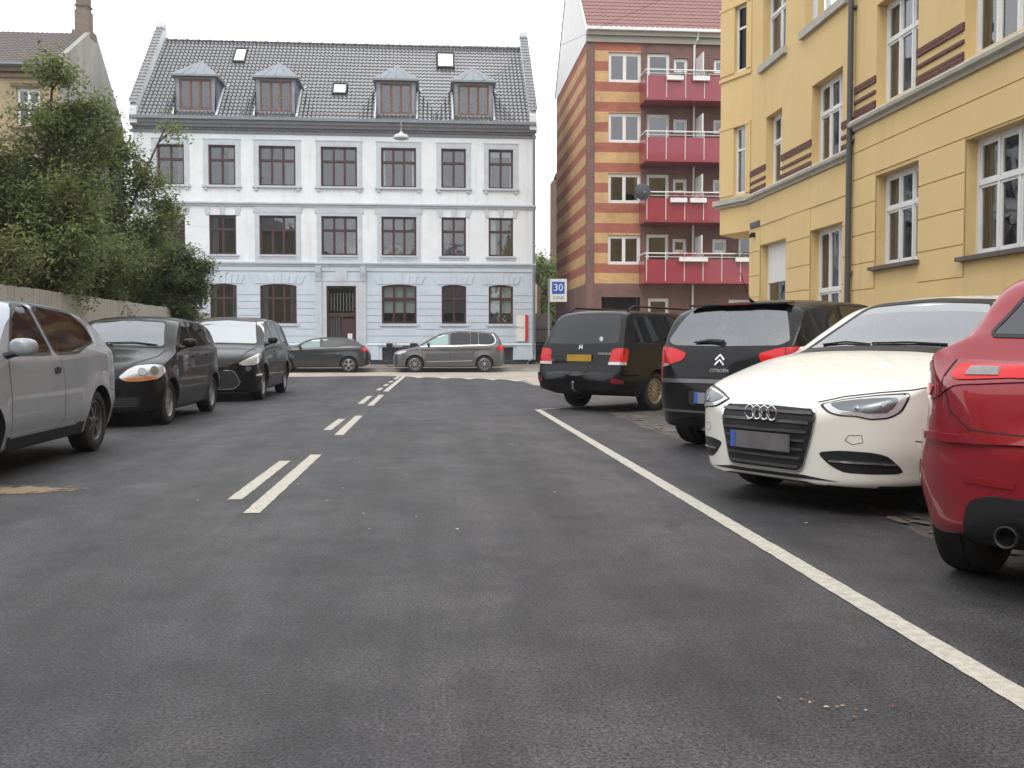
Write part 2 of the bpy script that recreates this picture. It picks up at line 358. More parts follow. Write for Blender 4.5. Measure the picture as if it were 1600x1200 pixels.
def window(B, off, o, cols, rec=.15, fm=None, tr=None, fw=.055, sw=.04, name='window', arch=0, cur=None, blind=None, sill=None, label=None, tw=.06):
    """o=(u0,u1,z0,z1); tr = height of the transom above the bottom as a fraction"""
    u0, u1, z0, z1 = o[:4]; mb = MB(off); d0, d1 = rec, rec+.07
    mb.box(u0, u0+fw, d0, d1, z0, z1); mb.box(u1-fw, u1, d0, d1, z0, z1)
    mb.box(u0+fw, u1-fw, d0, d1, z0, z0+fw); mb.box(u0+fw, u1-fw, d0, d1, z1-fw, z1)
    rows = [(z0+fw, z1-fw)]
    if tr:
        zt = z0+(z1-z0)*tr; mb.box(u0+fw, u1-fw, d0-.012, d1-.002, zt-tw/2, zt+tw/2); rows = [(z0+fw, zt-tw/2), (zt+tw/2, z1-fw)]
    cw = (u1-u0-2*fw)/cols; mw = .055
    for c in range(1, cols):
        x = u0+fw+cw*c
        for (a, b) in rows: mb.box(x-mw/2, x+mw/2, d0-.006, d1-.004, a, b)
    for c in range(cols):
        a = u0+fw+cw*c+(mw/2 if c else 0); b = u0+fw+cw*(c+1)-(mw/2 if c < cols-1 else 0)
        for (p, q) in rows:
            e0, e1 = d0+.012, d1-.008
            mb.box(a, a+sw, e0, e1, p, q); mb.box(b-sw, b, e0, e1, p, q); mb.box(a+sw, b-sw, e0, e1, p, p+sw); mb.box(a+sw, b-sw, e0, e1, q-sw, q)
    f = mb.build(name, fm, B); tag(f, label)
    g = MB(off); g.add([(u0+.02,d0+.04,z0+.02),(u1-.02,d0+.04,z0+.02),(u1-.02,d0+.04,z1-.02),(u0+.02,d0+.04,z1-.02)], [(0,1,2,3)])
    g.build('pane', M['glass'], f)
    if cur:
        c = MB(off); n = 10
        for (fa, fb) in cur:
            a = u0+(u1-u0)*fa; b = u0+(u1-u0)*fb; k = max(8, int((b-a)/.02)); vs = []
            for i in range(k+1):
                uu = a+(b-a)*i/k; dd = rec+.17+.02*math.sin(i*1.3)+.008*math.sin(i*.41); vs += [(uu,dd,z0-.1),(uu,dd,z1+.1)]
            c.add(vs, [(2*i,2*i+2,2*i+3,2*i+1) for i in range(k)])
        c.build('curtain', M['curtain'], f, smooth=True)
    if blind:
        c = MB(off)
        for (fa, fb, z_) in blind:
            a = u0+(u1-u0)*fa; b = u0+(u1-u0)*fb; zb = z0+(z1-z0)*z_; c.box(a, b, rec+.13, rec+.134, zb, z1+.1)
        c.build('blind', M['blind'], f)
    if arch:
        a_ = MB(off); n = 14; pts = []
        for i in range(n+1):
            t = i/n; uu = u0+(u1-u0)*t; pts.append((uu, z1-arch*(2*t-1)**2))
        vs = []
        for uu, zz in pts: vs += [(uu,-.002,zz),(uu,-.002,z1+.001),(uu,rec+.02,zz)]
        fs = []
        for i in range(n): a, b = 3*i, 3*i+3; fs += [(a,b,b+1,a+1),(a,b,b+2,a+2)]
        a_.add(vs, fs); a_.build('arch', arch_mat, B)
    return f

# ---------------------------------------------------------------- pale blue house across the end of the street
Mwh = mat('white_blue_render', (.74,.78,.81), .85, noise=.14, nscale=1.1, bump=.2, bscale=40)
Mlb = mat('pale_blue_render', (.53,.60,.67), .85, noise=.12, nscale=1.3, bump=.2, bscale=40)
Mtr = mat('grey_blue_trim', (.52,.565,.61), .8, noise=.2, nscale=2)
Mco = mat('cornice_grey', (.22,.23,.25), .75, noise=.2, nscale=3)
Mpl = mat('dark_plinth', (.035,.033,.036), .8, noise=.3, nscale=4)
Mbr = mat('brown_window_paint', (.065,.026,.026), .4, noise=.25, nscale=6)
Mbr2 = mat('worn_brown_wood', (.20,.10,.07), .6, noise=.4, nscale=9)
arch_mat = Mlb
def tilemat(name, c, rough, c2=None):
    m = mat(name, c, rough, spec=.9, coat=(.9 if rough < .3 else 0), noise=.35, nscale=5, col2=c2, bump=.15, bscale=30); return m
Mtile = tilemat('glazed_black_tile', (.075,.073,.078), .13, (.13,.126,.13))
def tile_roof(mb, u0, u1, e, r, pw, ph, amp=.028, step=.022, seg=6, mi=0):
    """pantiles from eave point e=(d,z) to ridge point r=(d,z)"""
    L = math.hypot(r[0]-e[0], r[1]-e[1]); tx, tz = (r[0]-e[0])/L, (r[1]-e[1])/L; nx, nz_ = -tz, tx
    nt_ = round((u1-u0)/pw); pw = (u1-u0)/nt_; ns = nt_*seg; nr = round(L/ph); ph = L/nr
    prof = []
    for i in range(ns+1):
        t = (i % seg)/seg; prof.append(amp*(.5+.5*math.cos(2*math.pi*(t-.2)))**1.3)
    vs = []; fs = []
    for j in range(nr):
        for k, s_ in ((j*ph, step), ((j+1)*ph, 0)):
            for i in range(ns+1):
                h = prof[i]+s_; vs.append((u0+(u1-u0)*i/ns, e[0]+tx*k+nx*h, e[1]+tz*k+nz_*h))
    for j in range(2*nr-1):
        for i in range(ns):
            a = j*(ns+1)+i; fs.append((a, a+1, a+ns+2, a+ns+1))
    mb.add(vs, fs, mi)
BL = (-4.6, 50, 0)
B = empty('apartment_house', BL, label='pale blue and white three-storey house with black tiled roof across the street end', cat='house')
W2 = [(-13.45,-12.12,2),(-10.95,-9.63,2),(-8.49,-6.68,3),(-5.43,-3.63,3),(-2.43,-.67,3),(.6,1.85,2),(3.0,4.26,2)]
ops = []
for a, b, c in W2: ops.append((a,b,9.07,11.06,c,2))
for a, b, c in W2: ops.append((a,b,5.64,7.6,c,1))
for i, (a, b, c) in enumerate(W2):
    if i != 3: ops.append((a,b,2.2,4.18,c,0))
door = (-5.2,-3.72,.2,4.1)
bas = [(-2.43,-1.0,.32,1.0),(-8.3,-7,.32,1.0),(3.0,4.26,.32,1.0),(.6,1.85,.32,1.0)]
T0 = (BL[0], BL[1], 0); off = (BL[0], 0, 0)
mb = MB(off)
wallface(mb, -14.6, 5.4, 0, 12.0, ops+[door]+bas, bands=[(0,1),(.36,2),(5.1,0)], reveal=.16, rmi=0)
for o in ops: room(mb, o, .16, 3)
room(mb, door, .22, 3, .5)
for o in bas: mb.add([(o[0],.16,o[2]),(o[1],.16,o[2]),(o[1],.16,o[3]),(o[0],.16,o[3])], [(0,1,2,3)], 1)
mb.add([(-14.6,0,0),(-14.6,10,0),(-14.6,10,12.2),(-14.6,5,17.6),(-14.6,0,12.2)], [(0,1,2,3,4)], 0)
mb.add([(5.4,0,0),(5.4,10,0),(5.4,10,12.2),(5.4,5,17.6),(5.4,0,12.2)], [(0,1,2,3,4)], 4)
mb.box(-14.6,5.4,10,10.1,0,12.2,0)
Mside = brickmat('gable_brick', (.20,.07,.05), (.15,.055,.045), (.25,.22,.2))
mb.build('wall', [Mwh, Mpl, Mlb, M['room'], Mside], B, fix=False)
# rusticated ground floor
mb = MB(off); zs = [.62+i*.37 for i in range(2)]+[1.22]+[1.22+(3.62-1.22)/7*i for i in range(1,8)]
slabs(mb, -14.58, 5.38, [1.22+i*.345 for i in range(9)], [(a-.0,b+.0,c,e) for a,b,c,e in [o[:4] for o in ops if o[5] == 0]]+[(-5.75,-3.2,0,5)], proud=.03, gap=.035)
for a, b, c, e in [o[:4] for o in ops if o[5] == 0]:     # voussoirs over the segmental heads
    m_ = (a+b)/2; n = 7; w_ = (b-a+.5)/n
    for i in range(n):
        x0 = m_-(b-a+.5)/2+i*w_; k = (x0+w_/2-m_)*.22; top = 4.62 if i != n//2 else 4.8
        mb.prism([(x0+.012, 4.2-.0),(x0+w_-.012, 4.2-.0),(x0+w_-.012+k, top),(x0+.012+k, top)][::1], 1, -.032, .01) if False else mb.add([(x0+.012,-.035,4.2),(x0+w_-.012,-.035,4.2),(x0+w_-.012+k,-.035,top),(x0+.012+k,-.035,top),(x0+.012,.01,4.2),(x0+w_-.012,.01,4.2),(x0+w_-.012+k,.01,top),(x0+.012+k,.01,top)], [(0,1,2,3),(0,1,5,4),(1,2,6,5),(2,3,7,6),(3,0,4,7)])
mb.box(-14.6,5.4,-.045,.0,4.84,5.04)
mb.build('rusticated_courses', Mlb, B)
mb = MB(off)
for (a, b) in ((-14.6,-8.5),(-6.8,-5.4),(-3.5,-2.6),(-.9,.45),(1.98,2.9),(4.4,5.4)): mb.box(a, b, -.06, 0, .36, 1.12)
mb.prism([(-.1,1.1),(.0,1.1),(0,1.22),(-.05,1.22)], 0, -14.6, -5.72); mb.prism([(-.1,1.1),(.0,1.1),(0,1.22),(-.05,1.22)], 0, -3.2, 5.4)
mb.build('base_course', Mlb, B)
for z, h in ((5.06,.24),(8.04,.22)):
    mb = MB(off)
    mb.prism([(0,z),(-.07,z),(-.09,z+h*.35),(-.16,z+h*.5),(-.17,z+h*.8),(-.05,z+h),(0,z+h)], 0, -14.62, 5.42)
    mb.build('string_course', Mtr, B)
mb = MB(off)
mb.prism([(0,11.62),(-.05,11.62),(-.07,11.74),(0,11.78)], 0, -14.62, 5.42)
mb.prism([(0,11.9),(-.22,11.9),(-.26,12.0),(-.36,12.06),(-.38,12.22),(0,12.3)], 0, -14.64, 5.44)
for i in range(150): x = -14.55+i*.1333; mb.box(x, x+.075, -.13, 0, 11.79, 11.895)
mb.build('cornice', Mco, B)
mb = MB(off)
mb.prism([(-.52,12.22),(-.40,12.2),(-.385,12.33),(-.42,12.33),(-.42,12.26),(-.5,12.26),(-.5,12.36),(-.53,12.36)], 0, -14.6, 5.4); mb.build('gutter', M['zinc'], B)
mb = MB(off)
def surround(mb, o, w_, z0, z1, pr=.035):
    a, b, c, e = o[:4]; mb.box(a-w_, a, -pr, .02, z0, e); mb.box(b, b+w_, -pr, .02, z0, e); mb.box(a-w_, b+w_, -pr, .02, e, z1)
for o in ops:
    if o[5] == 0: continue
    mb = MB(off)
    if o[5] == 2: surround(mb, o, .24, o[2], o[3]+.26); mb.box(o[0]-.27,o[1]+.27,-.055,.0,o[3]+.26,o[3]+.31)
    if o[5] == 1 and o[4] == 3: surround(mb, o, .22, 5.3, o[3]+.14); mb.box(o[0]-.3,o[1]+.3,-.05,0,o[3]+.14,8.04); mb.build('surround', Mtr, B); mb = MB(off); mb.box(o[0],o[1],-.03,0,5.3,5.52)
    if o[5] == 1 and o[4] == 2:
        m_ = (o[0]+o[1])/2
        for x in (o[0]-.05, m_, o[1]+.05):
            mb = MB(off)
            k = (x-m_)*.12; mb.add([(x-.1,-.045,7.6),(x+.1,-.045,7.6),(x+.14+k,-.045,8.04),(x-.14+k,-.045,8.04),(x-.1,.0,7.6),(x+.1,.0,7.6),(x+.14+k,.0,8.04),(x-.14+k,.0,8.04)], [(0,1,2,3),(0,1,5,4),(1,2,6,5),(2,3,7,6),(3,0,4,7)])
            if x < o[1]: mb.build('keystone', Mtr, B)
    mb.build('surround', Mtr, B)
mb = MB(off)
mb.box(-5.75,-5.42,-.09,.01,.3,5.06); mb.box(-3.52,-3.2,-.09,.01,.3,5.06); mb.box(-5.42,-5.2,-.04,.02,.2,4.32); mb.box(-3.72,-3.52,-.04,.02,.2,4.32); mb.box(-5.2,-3.72,-.04,.02,4.1,4.32)
mb.box(-4.75,-4.15,-.07,.0,4.4,4.95); mb.box(-5.42,-3.52,-.06,0,4.32,4.4)
for x in (-5.72,-3.49): mb.prism([(0,4.3),(-.12,4.32),(-.16,4.5),(-.26,4.75),(-.3,5.02),(0,5.06)], 0, x, x+.27)
mb.build('door_surround', Mtr, B)
for o in ops:
    mb = MB(off); a, b, z = o[0], o[1], o[2]
    if o[5] == 2: mb.box(a-.3,b+.3,-.13,.16,z-.1,z); mb.box(a-.2,a-.05,-.09,0,z-.24,z-.1); mb.box(b+.05,b+.2,-.09,0,z-.24,z-.1)
    elif o[5] == 1: k = .0 if o[4] == 3 else .14; mb.box(a-k,b+k,-.1,.16,z-.09,z); mb.box(a-k*.6,b+k*.6,-.05,0,z-.2,z-.09)
    else: mb.box(a-.12,b+.12,-.08,.16,z-.13,z)
    mb.build('sill', Mtr, B)
rr = random.Random(3)
for i, o in enumerate(ops):
    kw = {}
    if o[5] == 0 and o[0] > -3: kw['blind'] = [(.04,.96, .28+.0*i)]
    if o[5] == 1 and abs(o[0]+2.43) < .1: kw['blind'] = [(.04,.96,.68)]
    if o[5] == 0 and o[0] < -3: kw['cur'] = [(.03,.2),(.8,.97)]
    if o[5] == 2 and o[0] > -4: kw['cur'] = [(.03,.12),(.88,.97)]; 
    if o[5] == 2 and o[0] > 2: kw['blind'] = [(.04,.96,.82)]
    if not kw: kw = rr.choice([{}, {'cur': [(.03,.3)]}, {'cur': [(.03,.16),(.84,.97)]}, {'blind': [(.04,.96,rr.uniform(.6,.9))]}, {'cur': [(.7,.97)]}])
    window(B, off, o, o[4], rec=.16, fm=Mbr, tr=.64, fw=.075, sw=.03, arch=.09 if o[5] == 0 else 0, tw=.075, **kw)
# door
mb = MB(off); a, b, c, e = door
mb.box(a,a+.1,.22,.3,c,e); mb.box(b-.1,b,.22,.3,c,e); mb.box(a+.1,b-.1,.22,.3,e-.1,e); mb.box(a+.1,b-.1,.22,.3,2.55,2.75)
mb.box(a+.1,b-.1,.29,.31,c,1.0); mb.box(a+.1,b-.1,.235,.29,c,.55); mb.box(a+.72,a+.78,.225,.3,c,2.55)
for x in (a+.16, a+.98): mb.box(x-.06,x,.235,.29,c,2.55); 
mb.box(a+.16,a+.72,.24,.29,1.0,1.12); mb.box(a+.78,b-.1,.24,.29,c,2.45)
dr = mb.build('door', Mbr, B)
mb = MB(off); 
for i in range(8): x = a+.2+i*.155; mb.box(x, x+.022, .235, .25, 2.85, 3.75)
for i in range(6): x = a+.2+i*.085; mb.box(x, x+.018, .235, .25, 1.1, 2.5)
mb.build('bars', M['steel'], dr)
mb = MB(off); mb.box(b-.45,b-.22,.232,.2395,1.15,1.7); mb.build('notice', M['whitepaint'], dr)
mb = MB(off); mb.add([(a+.1,.29,c),(b-.1,.29,c),(b-.1,.29,e-.1),(a+.1,.29,e-.1)], [(0,1,2,3)]); mb.build('pane', M['glass'], dr)
# roof
mb = MB(off); tile_roof(mb, -14.25, 5.05, (-.45,12.3), (5.05,17.62), .205, .34, amp=.055, step=.03)
mb.add([(-14.6,5.06,17.6),(5.4,5.06,17.6),(5.4,10.4,12.1),(-14.6,10.4,12.1)], [(0,1,2,3)])
for i in range(64): x = -14.2+i*.301; mb.tube([(x,5.05,17.66),(x+.305,5.05,17.68+.02*(i%2))], .1, 8)
rf = mb.build('roof', Mtile, B, smooth=True, fix=False)
for x0, x1 in ((-14.62,-14.27),(5.07,5.42)):
    mb = MB(off); mb.prism([(-.4,12.0),(-.4,12.75),(-.15,13.15),(4.85,18.25),(5.2,18.25),(10,12.6),(10,12.0)], 0, x0, x1); mb.box(x0-.04,x1+.04,4.8,5.25,18.2,18.5)
    gp = mb.build('gable_parapet', Mwh, B); mb = MB(off); tile_roof(mb, x0-.04, x1+.04, (-.45,12.95), (4.85,18.3), .21, .3); mb.build('coping_tiles', Mtile, gp, smooth=True, fix=False)
def plane_u(X, Z):      # a point seen on the facade plane carried back to the roof slope
    k = (Z-CH)/50; Y = (12.3-.967*49.55-CH)/(k-.967); return X*Y/50, Y-50, CH+k*Y
for X0, Z0, X1, Z1 in ((-9.65,15.73,-9.01,15.15),(.47,15.76,1.18,15.11),(-4.77,14.11,-4.14,13.68)):
    a = plane_u(X0, Z1); b = plane_u(X1, Z0); mb = MB(off); u0, u1 = a[0], b[0]; 
    def P(u, t, h): d = a[1]+(b[1]-a[1])*t; z = a[2]+(b[2]-a[2])*t; return (u, d-h*.69, z+h*.72)
    g = .07
    for (x0, x1, t0, t1) in ((u0-g,u0,-.1,1.1),(u1,u1+g,-.1,1.1),(u0,u1,-.1,0),(u0,u1,1,1.1)):
        mb.add([P(x0,t0,0),P(x1,t0,0),P(x1,t1,0),P(x0,t1,0),P(x0,t0,.11),P(x1,t0,.11),P(x1,t1,.11),P(x0,t1,.11)], [(4,5,6,7),(0,1,5,4),(1,2,6,5),(2,3,7,6),(3,0,4,7)])
    f = mb.build('skylight', M['black'], rf); mb = MB(off); mb.add([P(u0,0,.08),P(u1,0,.08),P(u1,1,.08),P(u0,1,.08)], [(0,1,2,3)])
    mb.build('pane', mat('skylight_glass', (.95,.96,.97), .02, metal=1), f)
for xc in (-11.5,-7.6,-1.66,2.23):
    mb = MB(off); x0, x1 = xc-.98, xc+.98; zt = 14.33; dy = -.10
    dd = lambda z: (z-12.3)/.967-.45
    mb.add([(x0,dy,12.35),(x0,dy,zt),(x0,dd(zt)+.1,zt),(x0,dd(12.35),12.35)], [(0,1,2,3)]); mb.add([(x1,dy,12.35),(x1,dy,zt),(x1,dd(zt)+.1,zt),(x1,dd(12.35),12.35)], [(0,1,2,3)])
    mb.box(x0,x0+.2,dy-.02,dy+.1,12.35,zt); mb.box(x1-.2,x1,dy-.02,dy+.1,12.35,zt); mb.box(x0+.2,x1-.2,dy-.02,dy+.1,12.35,12.72); mb.box(x0+.2,x1-.2,dy-.02,dy+.1,14.24,zt)
    e0, e1 = x0-.16, x1+.16; yb = dd(zt)+.45; ap = (xc, 1.3, 15.52)
    mb.box(e0,e1,dy-.28,yb,zt,zt+.09)
    mb.add([(e0,dy-.28,zt+.09),(e1,dy-.28,zt+.09),(e1,yb,zt+.09),(e0,yb,zt+.09),ap,(xc,dd(15.52)+.2,15.52)], [(0,1,4),(1,2,5,4),(3,0,4,5)])
    for q in (-.5,0,.5):     # standing seams
        p0 = Vector((xc+q*1.15,dy-.28,zt+.1)); p1 = Vector(ap); mb.tube([p0, p0.lerp(p1, 1-abs(q)*.9)], .018, 4)
    dm = mb.build('dormer', M['zinc'], rf)
    for sx, xx in ((-1,x0),(1,x1)):     # pale lead flashing up both cheeks
        mb = MB(off); mb.tube([(xx+sx*.06,dd(12.35)-.0,12.42),(xx+sx*.06,dd(zt),zt-.02+.06),(xx+sx*.3,dd(zt)+.02,zt+.03)], .06, 5)
        mb.build('flashing', Mwh, dm)
    o = (x0+.2,x1-.2,12.72,14.24); m2 = MB(off); room(m2, (o[0]+.25,o[1]-.25,o[2]+.25,o[3]-.25), .05, 0, .9); m2.build('attic_room', mat('attic_dim', (.16,.16,.18), .9), dm)
    f = window(dm, off, o, 3, rec=dy+.0, fm=Mbr2, fw=.07, sw=.03)
mb = MB(off)
mb.tube([(5.3,-.1,12.1),(5.3,-.1,.75),(5.3,-.1,.4),(5.05,-.14,.32),(4.98,-.14,.16)], .055, 8); mb.build('downpipe', M['zinc'], B)
for o in bas[:1]+bas[2:3]: pass
# little things on the blue front
nb = empty('notice_board', (4.75,49.94,1.3), label='white notice board with a red edge strip near the right corner of the blue house', cat='sign')
mb = MB((4.75,49.94,1.3)); mb.box(4.4,4.86,49.9,49.93,1.3,2.62); mb.build('panel', mat('sign_white', (.72,.72,.68), .4, noise=.08), nb)
mb = MB((4.75,49.94,1.3)); mb.box(4.86,5.02,49.895,49.93,1.3,2.66); mb.build('edge_strip', mat('sign_red', (.5,.035,.04), .4), nb)
add_text('lettering', 'ff 4 Ø', .17, mat('sign_grey_ink', (.2,.2,.2), .5), nb, Vector((-.14,-.046,.7)), RF)

# ---------------------------------------------------------------- striped brick block
KL = (7.26, 45, 0); off = KL
B = empty('apartment_block', KL, label='brick apartment block striped in red and yellow with dark red balconies, behind the yellow house', cat='building')
Mred = brickmat('red_brick', (.43,.155,.10), (.36,.125,.085), (.36,.16,.12), ms=.008)
Myel = brickmat('yellow_brick', (.66,.43,.20), (.56,.35,.16), (.50,.35,.20), ms=.009)
Mbrn = brickmat('brown_brick', (.25,.145,.125), (.21,.12,.10), (.16,.11,.1), ms=.008)
Mpan = mat('white_corrugated_cladding', (.80,.80,.80), .6, noise=.08, nscale=2)
bands = [(0,2)]
for k in range(11, -1, -1): bands += [(14.66-.927*k-.48, 1), (14.66-.927*k, 0)]
dz = 2.78; wins = []
for k, z in enumerate((13.24, 10.48, 7.7, 4.86)): wins.append((8.24,9.78,45,z,z+1.36))
kops = [(a,b,z0,z1) for a,b,_,z0,z1 in wins]
grd = (7.95,9.85,.2,3.35); kops2 = kops+[grd]
mb = MB(off)
def W(mb, *a, **k):
    """wallface in world x with the face on y=45"""
    wallface(mb, *a, d=45, **k)
wallface(mb, 7.6, 9.77, 0, 15.1, kops2, bands=bands, d=45, reveal=.12)
bops = []
for z in (12.25, 9.47, 6.7, 3.93):
    bops += [(10.05,11.12,z+.12,z+2.35),(11.3,11.97,z+1.5,z+2.15),(14.45,15.5,z+.12,z+2.35),(13.2,13.9,z+1.5,z+2.15)]
bops += [(10.15,11.15,2.1,3.3),(14.0,15.9,2.1,3.25)]
wallface(mb, 9.77, 19, 0, 15.1, bops, mi=2, d=45.0, reveal=.12)  # plain brown brick; its darker tone also carries the balconies' shade
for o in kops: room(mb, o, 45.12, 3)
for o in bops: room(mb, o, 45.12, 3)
mb.add([(grd[0],46.3,0),(grd[1],46.3,0),(grd[1],46.3,3.4),(grd[0],46.3,3.4)], [(0,1,2,3)], 3)
zz = [b[0] for b in bands]+[15.2]
for (z0, k), z1 in zip(bands, zz[1:]): mb.add([(7.26,45.3,z0),(7.26,56,z0),(7.26,56,z1),(7.26,45.3,z1)], [(0,1,2,3)], k)
mb.box(7.245,7.6,44.97,45.33,0,15.1,2); mb.box(7.3,19,56,56.1,0,15.2,2)
mb.build('wall', [Mred, Myel, Mbrn, M['room']], B, fix=False)
mb = MB(off)
n = 74
for i in range(n):
    y0 = 45-.0+11*i/n; y1 = 45+11*(i+1)/n; f_ = lambda y: 15.3+min(y-44.8, 56.2-y)*1.0
    x = 7.2 if i % 2 else 7.225
    mb.add([(x,y0,15.15),(x,y1,15.15),(x,y1,f_(y1)),(x,y0,f_(y0))], [(0,1,2,3)]); mb.add([(7.2,y1,15.15),(7.225,y1,15.15),(7.225,y1,f_(y1)),(7.2,y1,f_(y1))], [(0,1,2,3)])
mb.build('gable_cladding', Mpan, B, fix=False)
mb = MB(off); mb.box(7.18,19,44.86,45.02,15.02,15.3); mb.box(7.18,19,44.72,44.9,15.3,15.5); mb.build('eave_board', mat('grey_eave_board', (.30,.28,.25), .7), B)
mb = MB(off); mb.prism([(44.56,15.5),(44.72,15.5),(44.72,15.62),(44.56,15.6)], 0, 7.18, 19)
mb.tube([(12.35,44.66,15.5),(12.35,44.75,15.2),(12.25,44.93,15.0),(12.25,44.93,.2)], .05, 8); mb.build('gutter', M['whitepaint'], B)
mb = MB(off); tile_roof(mb, 7.15, 19.1, (44.6-45,15.6), (5.6,21.6), .24, .34); mb2 = MB(off); mb.v = [(x, y+45, z) for x, y, z in mb.v]
mb.v = [(x, y-0, z) for x, y, z in mb.v]
mb.build('roof', tilemat('red_clay_tile', (.25,.115,.095), .6, (.19,.085,.075)), B, smooth=True, fix=False)
def kwin(o, cols, nm='window', **k):
    return window(B, (off[0],0,0), o, cols, rec=.1, fm=M['whitepaint'], fw=.095, sw=.05, name=nm, **k)
# facade windows are built at y=45: the empty sits there, so depth is measured from it
for i, o in enumerate(kops): kwin(o, 2, cur=[(.03,.16),(.84,.97)] if i in (2,) else None)
for o in bops: kwin(o, 2 if o[1]-o[0] > 1.5 else 1, nm='balcony_door' if o[3]-o[2] > 2 else 'window')
Mbal = mat('dark_red_balcony_panel', (.29,.035,.055), .3, noise=.18, nscale=3, coat=.4)
for z in (12.15, 9.4, 6.68, 3.92):
    mb = MB(off); mb.box(9.72,17,43.75,45,z,z+.14); bal = mb.build('balcony', Mbal, B)
    mb = MB(off); mb.box(9.7,9.73,43.75,45,z+.0,z+1.08); mb.box(9.7,17,43.7,43.73,z+.0,z+1.08); mb.build('panel', Mbal, bal)
    mb = MB(off); mb.tube([(9.72,45,z+1.36),(9.72,43.76,z+1.36),(17,43.76,z+1.36)], .032, 6)
    mb.tube([(9.72,43.76,z+1.2),(17,43.76,z+1.2)], .015, 5)
    for i in range(9): x = 9.78+i*.87; mb.tube([(x,43.69,z+.1),(x,43.69,z+1.30),(x,43.76,z+1.36)], .016, 6)
    mb.build('railing', M['whitepaint'], bal)
    mb = MB(off); mb.box(12.33,12.38,43.78,45,z+.14,z+2.2); mb.build('privacy_screen', M['whitepaint'], bal)
Mpot = mat('white_planter', (.7,.7,.68), .5)
def planter(x, z, n, seed, lab, flower, w_=.75, y=43.55):
    e = empty('flower_box', (x,y,z), label=lab, cat='planter', group=None)
    mb = MB((x,y,z)); mb.box(x-w_/2,x+w_/2,y-.08,y+.08,z-.2,z); mb.build('box', Mpot, e)
    rr = random.Random(seed); mb = MB((x,y,z))
    for i in range(n):
        a, b, c = x+rr.uniform(-w_/2,w_/2), y+rr.uniform(-.12,.12), z+rr.uniform(-.05,.22); t = rr.uniform(0,6); s_ = rr.uniform(.03,.06)
        mb.add([(a,b,c),(a+s_*math.cos(t),b+s_*math.sin(t),c+s_*.3),(a+s_*math.cos(t)*.6,b+s_*.4,c+s_*1.3)], [(0,1,2)], int(rr.random() < flower))
    mb.build('plants', [mat('potted_green', (.05,.09,.03), .7), mat('flower_red', (.5,.03,.06), .6)], e)
planter(11.0, 13.2, 60, 1, 'left white flower box hung outside the topmost balcony', .05)
planter(12.2, 13.2, 60, 2, 'right white flower box hung outside the topmost balcony', .05)
planter(11.2, 7.75, 120, 3, 'left flower box on the third balcony from the top', .45)
planter(12.1, 7.75, 120, 4, 'flower box with red blooms on the third balcony beside the screen', .5)
planter(14.1, 7.75, 420, 5, 'bushy flower box at the right end of the third balcony from the top', .1, 1.2)
planter(14.6, 10.5, 260, 7, 'leafy flower box at the right end of the second balcony from the top', .05, 1.0)
planter(11.9, 5.1, 160, 6, 'flower box with pink blooms on the lowest balcony', .6, 1.3)
planter(14.4, 5.1, 300, 8, 'green planted box at the right end of the lowest balcony', .05, 1.1)
# satellite dish
sdsh = empty('satellite_dish', (9.55,43.6,7.6), label='grey satellite dish mounted at the left end of the third balcony from the top', cat='satellite dish')
mb = MB(); mb.lathe([(0,.0),(.12,.01),(.24,.04),(.36,.10),(.37,.11),(.35,.115),(.22,.055),(0,.02)], (0,-.1,.42), 1, 28); d_ = mb.build('dish', mat('dish_grey', (.05,.053,.06), .6), sdsh, smooth=True)
mb = MB(); mb.tube([(.1,.15,.1),(0,0,.4),(0,-.45,.3)], .02, 6); mb.tube([(0,-.5,.34),(0,-.4,.34)], .04, 8); mb.build('arm', M['steel'], sdsh)

# ---------------------------------------------------------------- yellow houses (u = 20-Y along the street, depth = X-8.7)
YL = (8.7, 20, 0)
Myw = mat('yellow_render', (.63,.455,.205), .85, noise=.10, nscale=.9, bump=.25, bscale=55, col2=(.68,.50,.24))
Mst = mat('pale_stone_trim', (.46,.44,.38), .8, noise=.25, nscale=4)
Mrb = brickmat('dark_red_stripe', (.15,.05,.042), (.11,.04,.035), (.2,.13,.1))
Msl = mat('slate_sill', (.12,.10,.09), .6, noise=.3, nscale=6)
arch_mat = Myw
def streaks(m, amt=.22, tint=(.45,.40,.33)):
    n = m.node_tree.nodes; l = m.node_tree.links; p = n['Principled BSDF']; src = p.inputs['Base Color'].links[0].from_socket
    t = n.new('ShaderNodeTexCoord'); mp = n.new('ShaderNodeMapping'); mp.inputs['Scale'].default_value = (2.6,2.6,.16); l.new(t.outputs['Object'], mp.inputs[0])
    a = n.new('ShaderNodeTexNoise'); a.inputs['Scale'].default_value = 1.5; a.inputs['Detail'].default_value = 9; a.inputs['Roughness'].default_value = .7; l.new(mp.outputs[0], a.inputs['Vector'])
    b = n.new('ShaderNodeTexNoise'); b.inputs['Scale'].default_value = .35; b.inputs['Detail'].default_value = 4; l.new(t.outputs['Object'], b.inputs['Vector'])
    r1 = n.new('ShaderNodeMapRange'); r1.inputs[1].default_value = .48; r1.inputs[2].default_value = .75; l.new(a.outputs['Fac'], r1.inputs[0])
    r2 = n.new('ShaderNodeMapRange'); r2.inputs[1].default_value = .4; r2.inputs[2].default_value = .65; r2.inputs[4].default_value = amt*2; l.new(b.outputs['Fac'], r2.inputs[0])
    k = n.new('ShaderNodeMath'); k.operation = 'MULTIPLY'; l.new(r1.outputs[0], k.inputs[0]); l.new(r2.outputs[0], k.inputs[1])
    mx = n.new('ShaderNodeMix'); mx.data_type = 'RGBA'; mx.inputs[7].default_value = (*tint,1); l.new(k.outputs[0], mx.inputs[0]); l.new(src, mx.inputs[6]); l.new(mx.outputs[2], p.inputs['Base Color'])
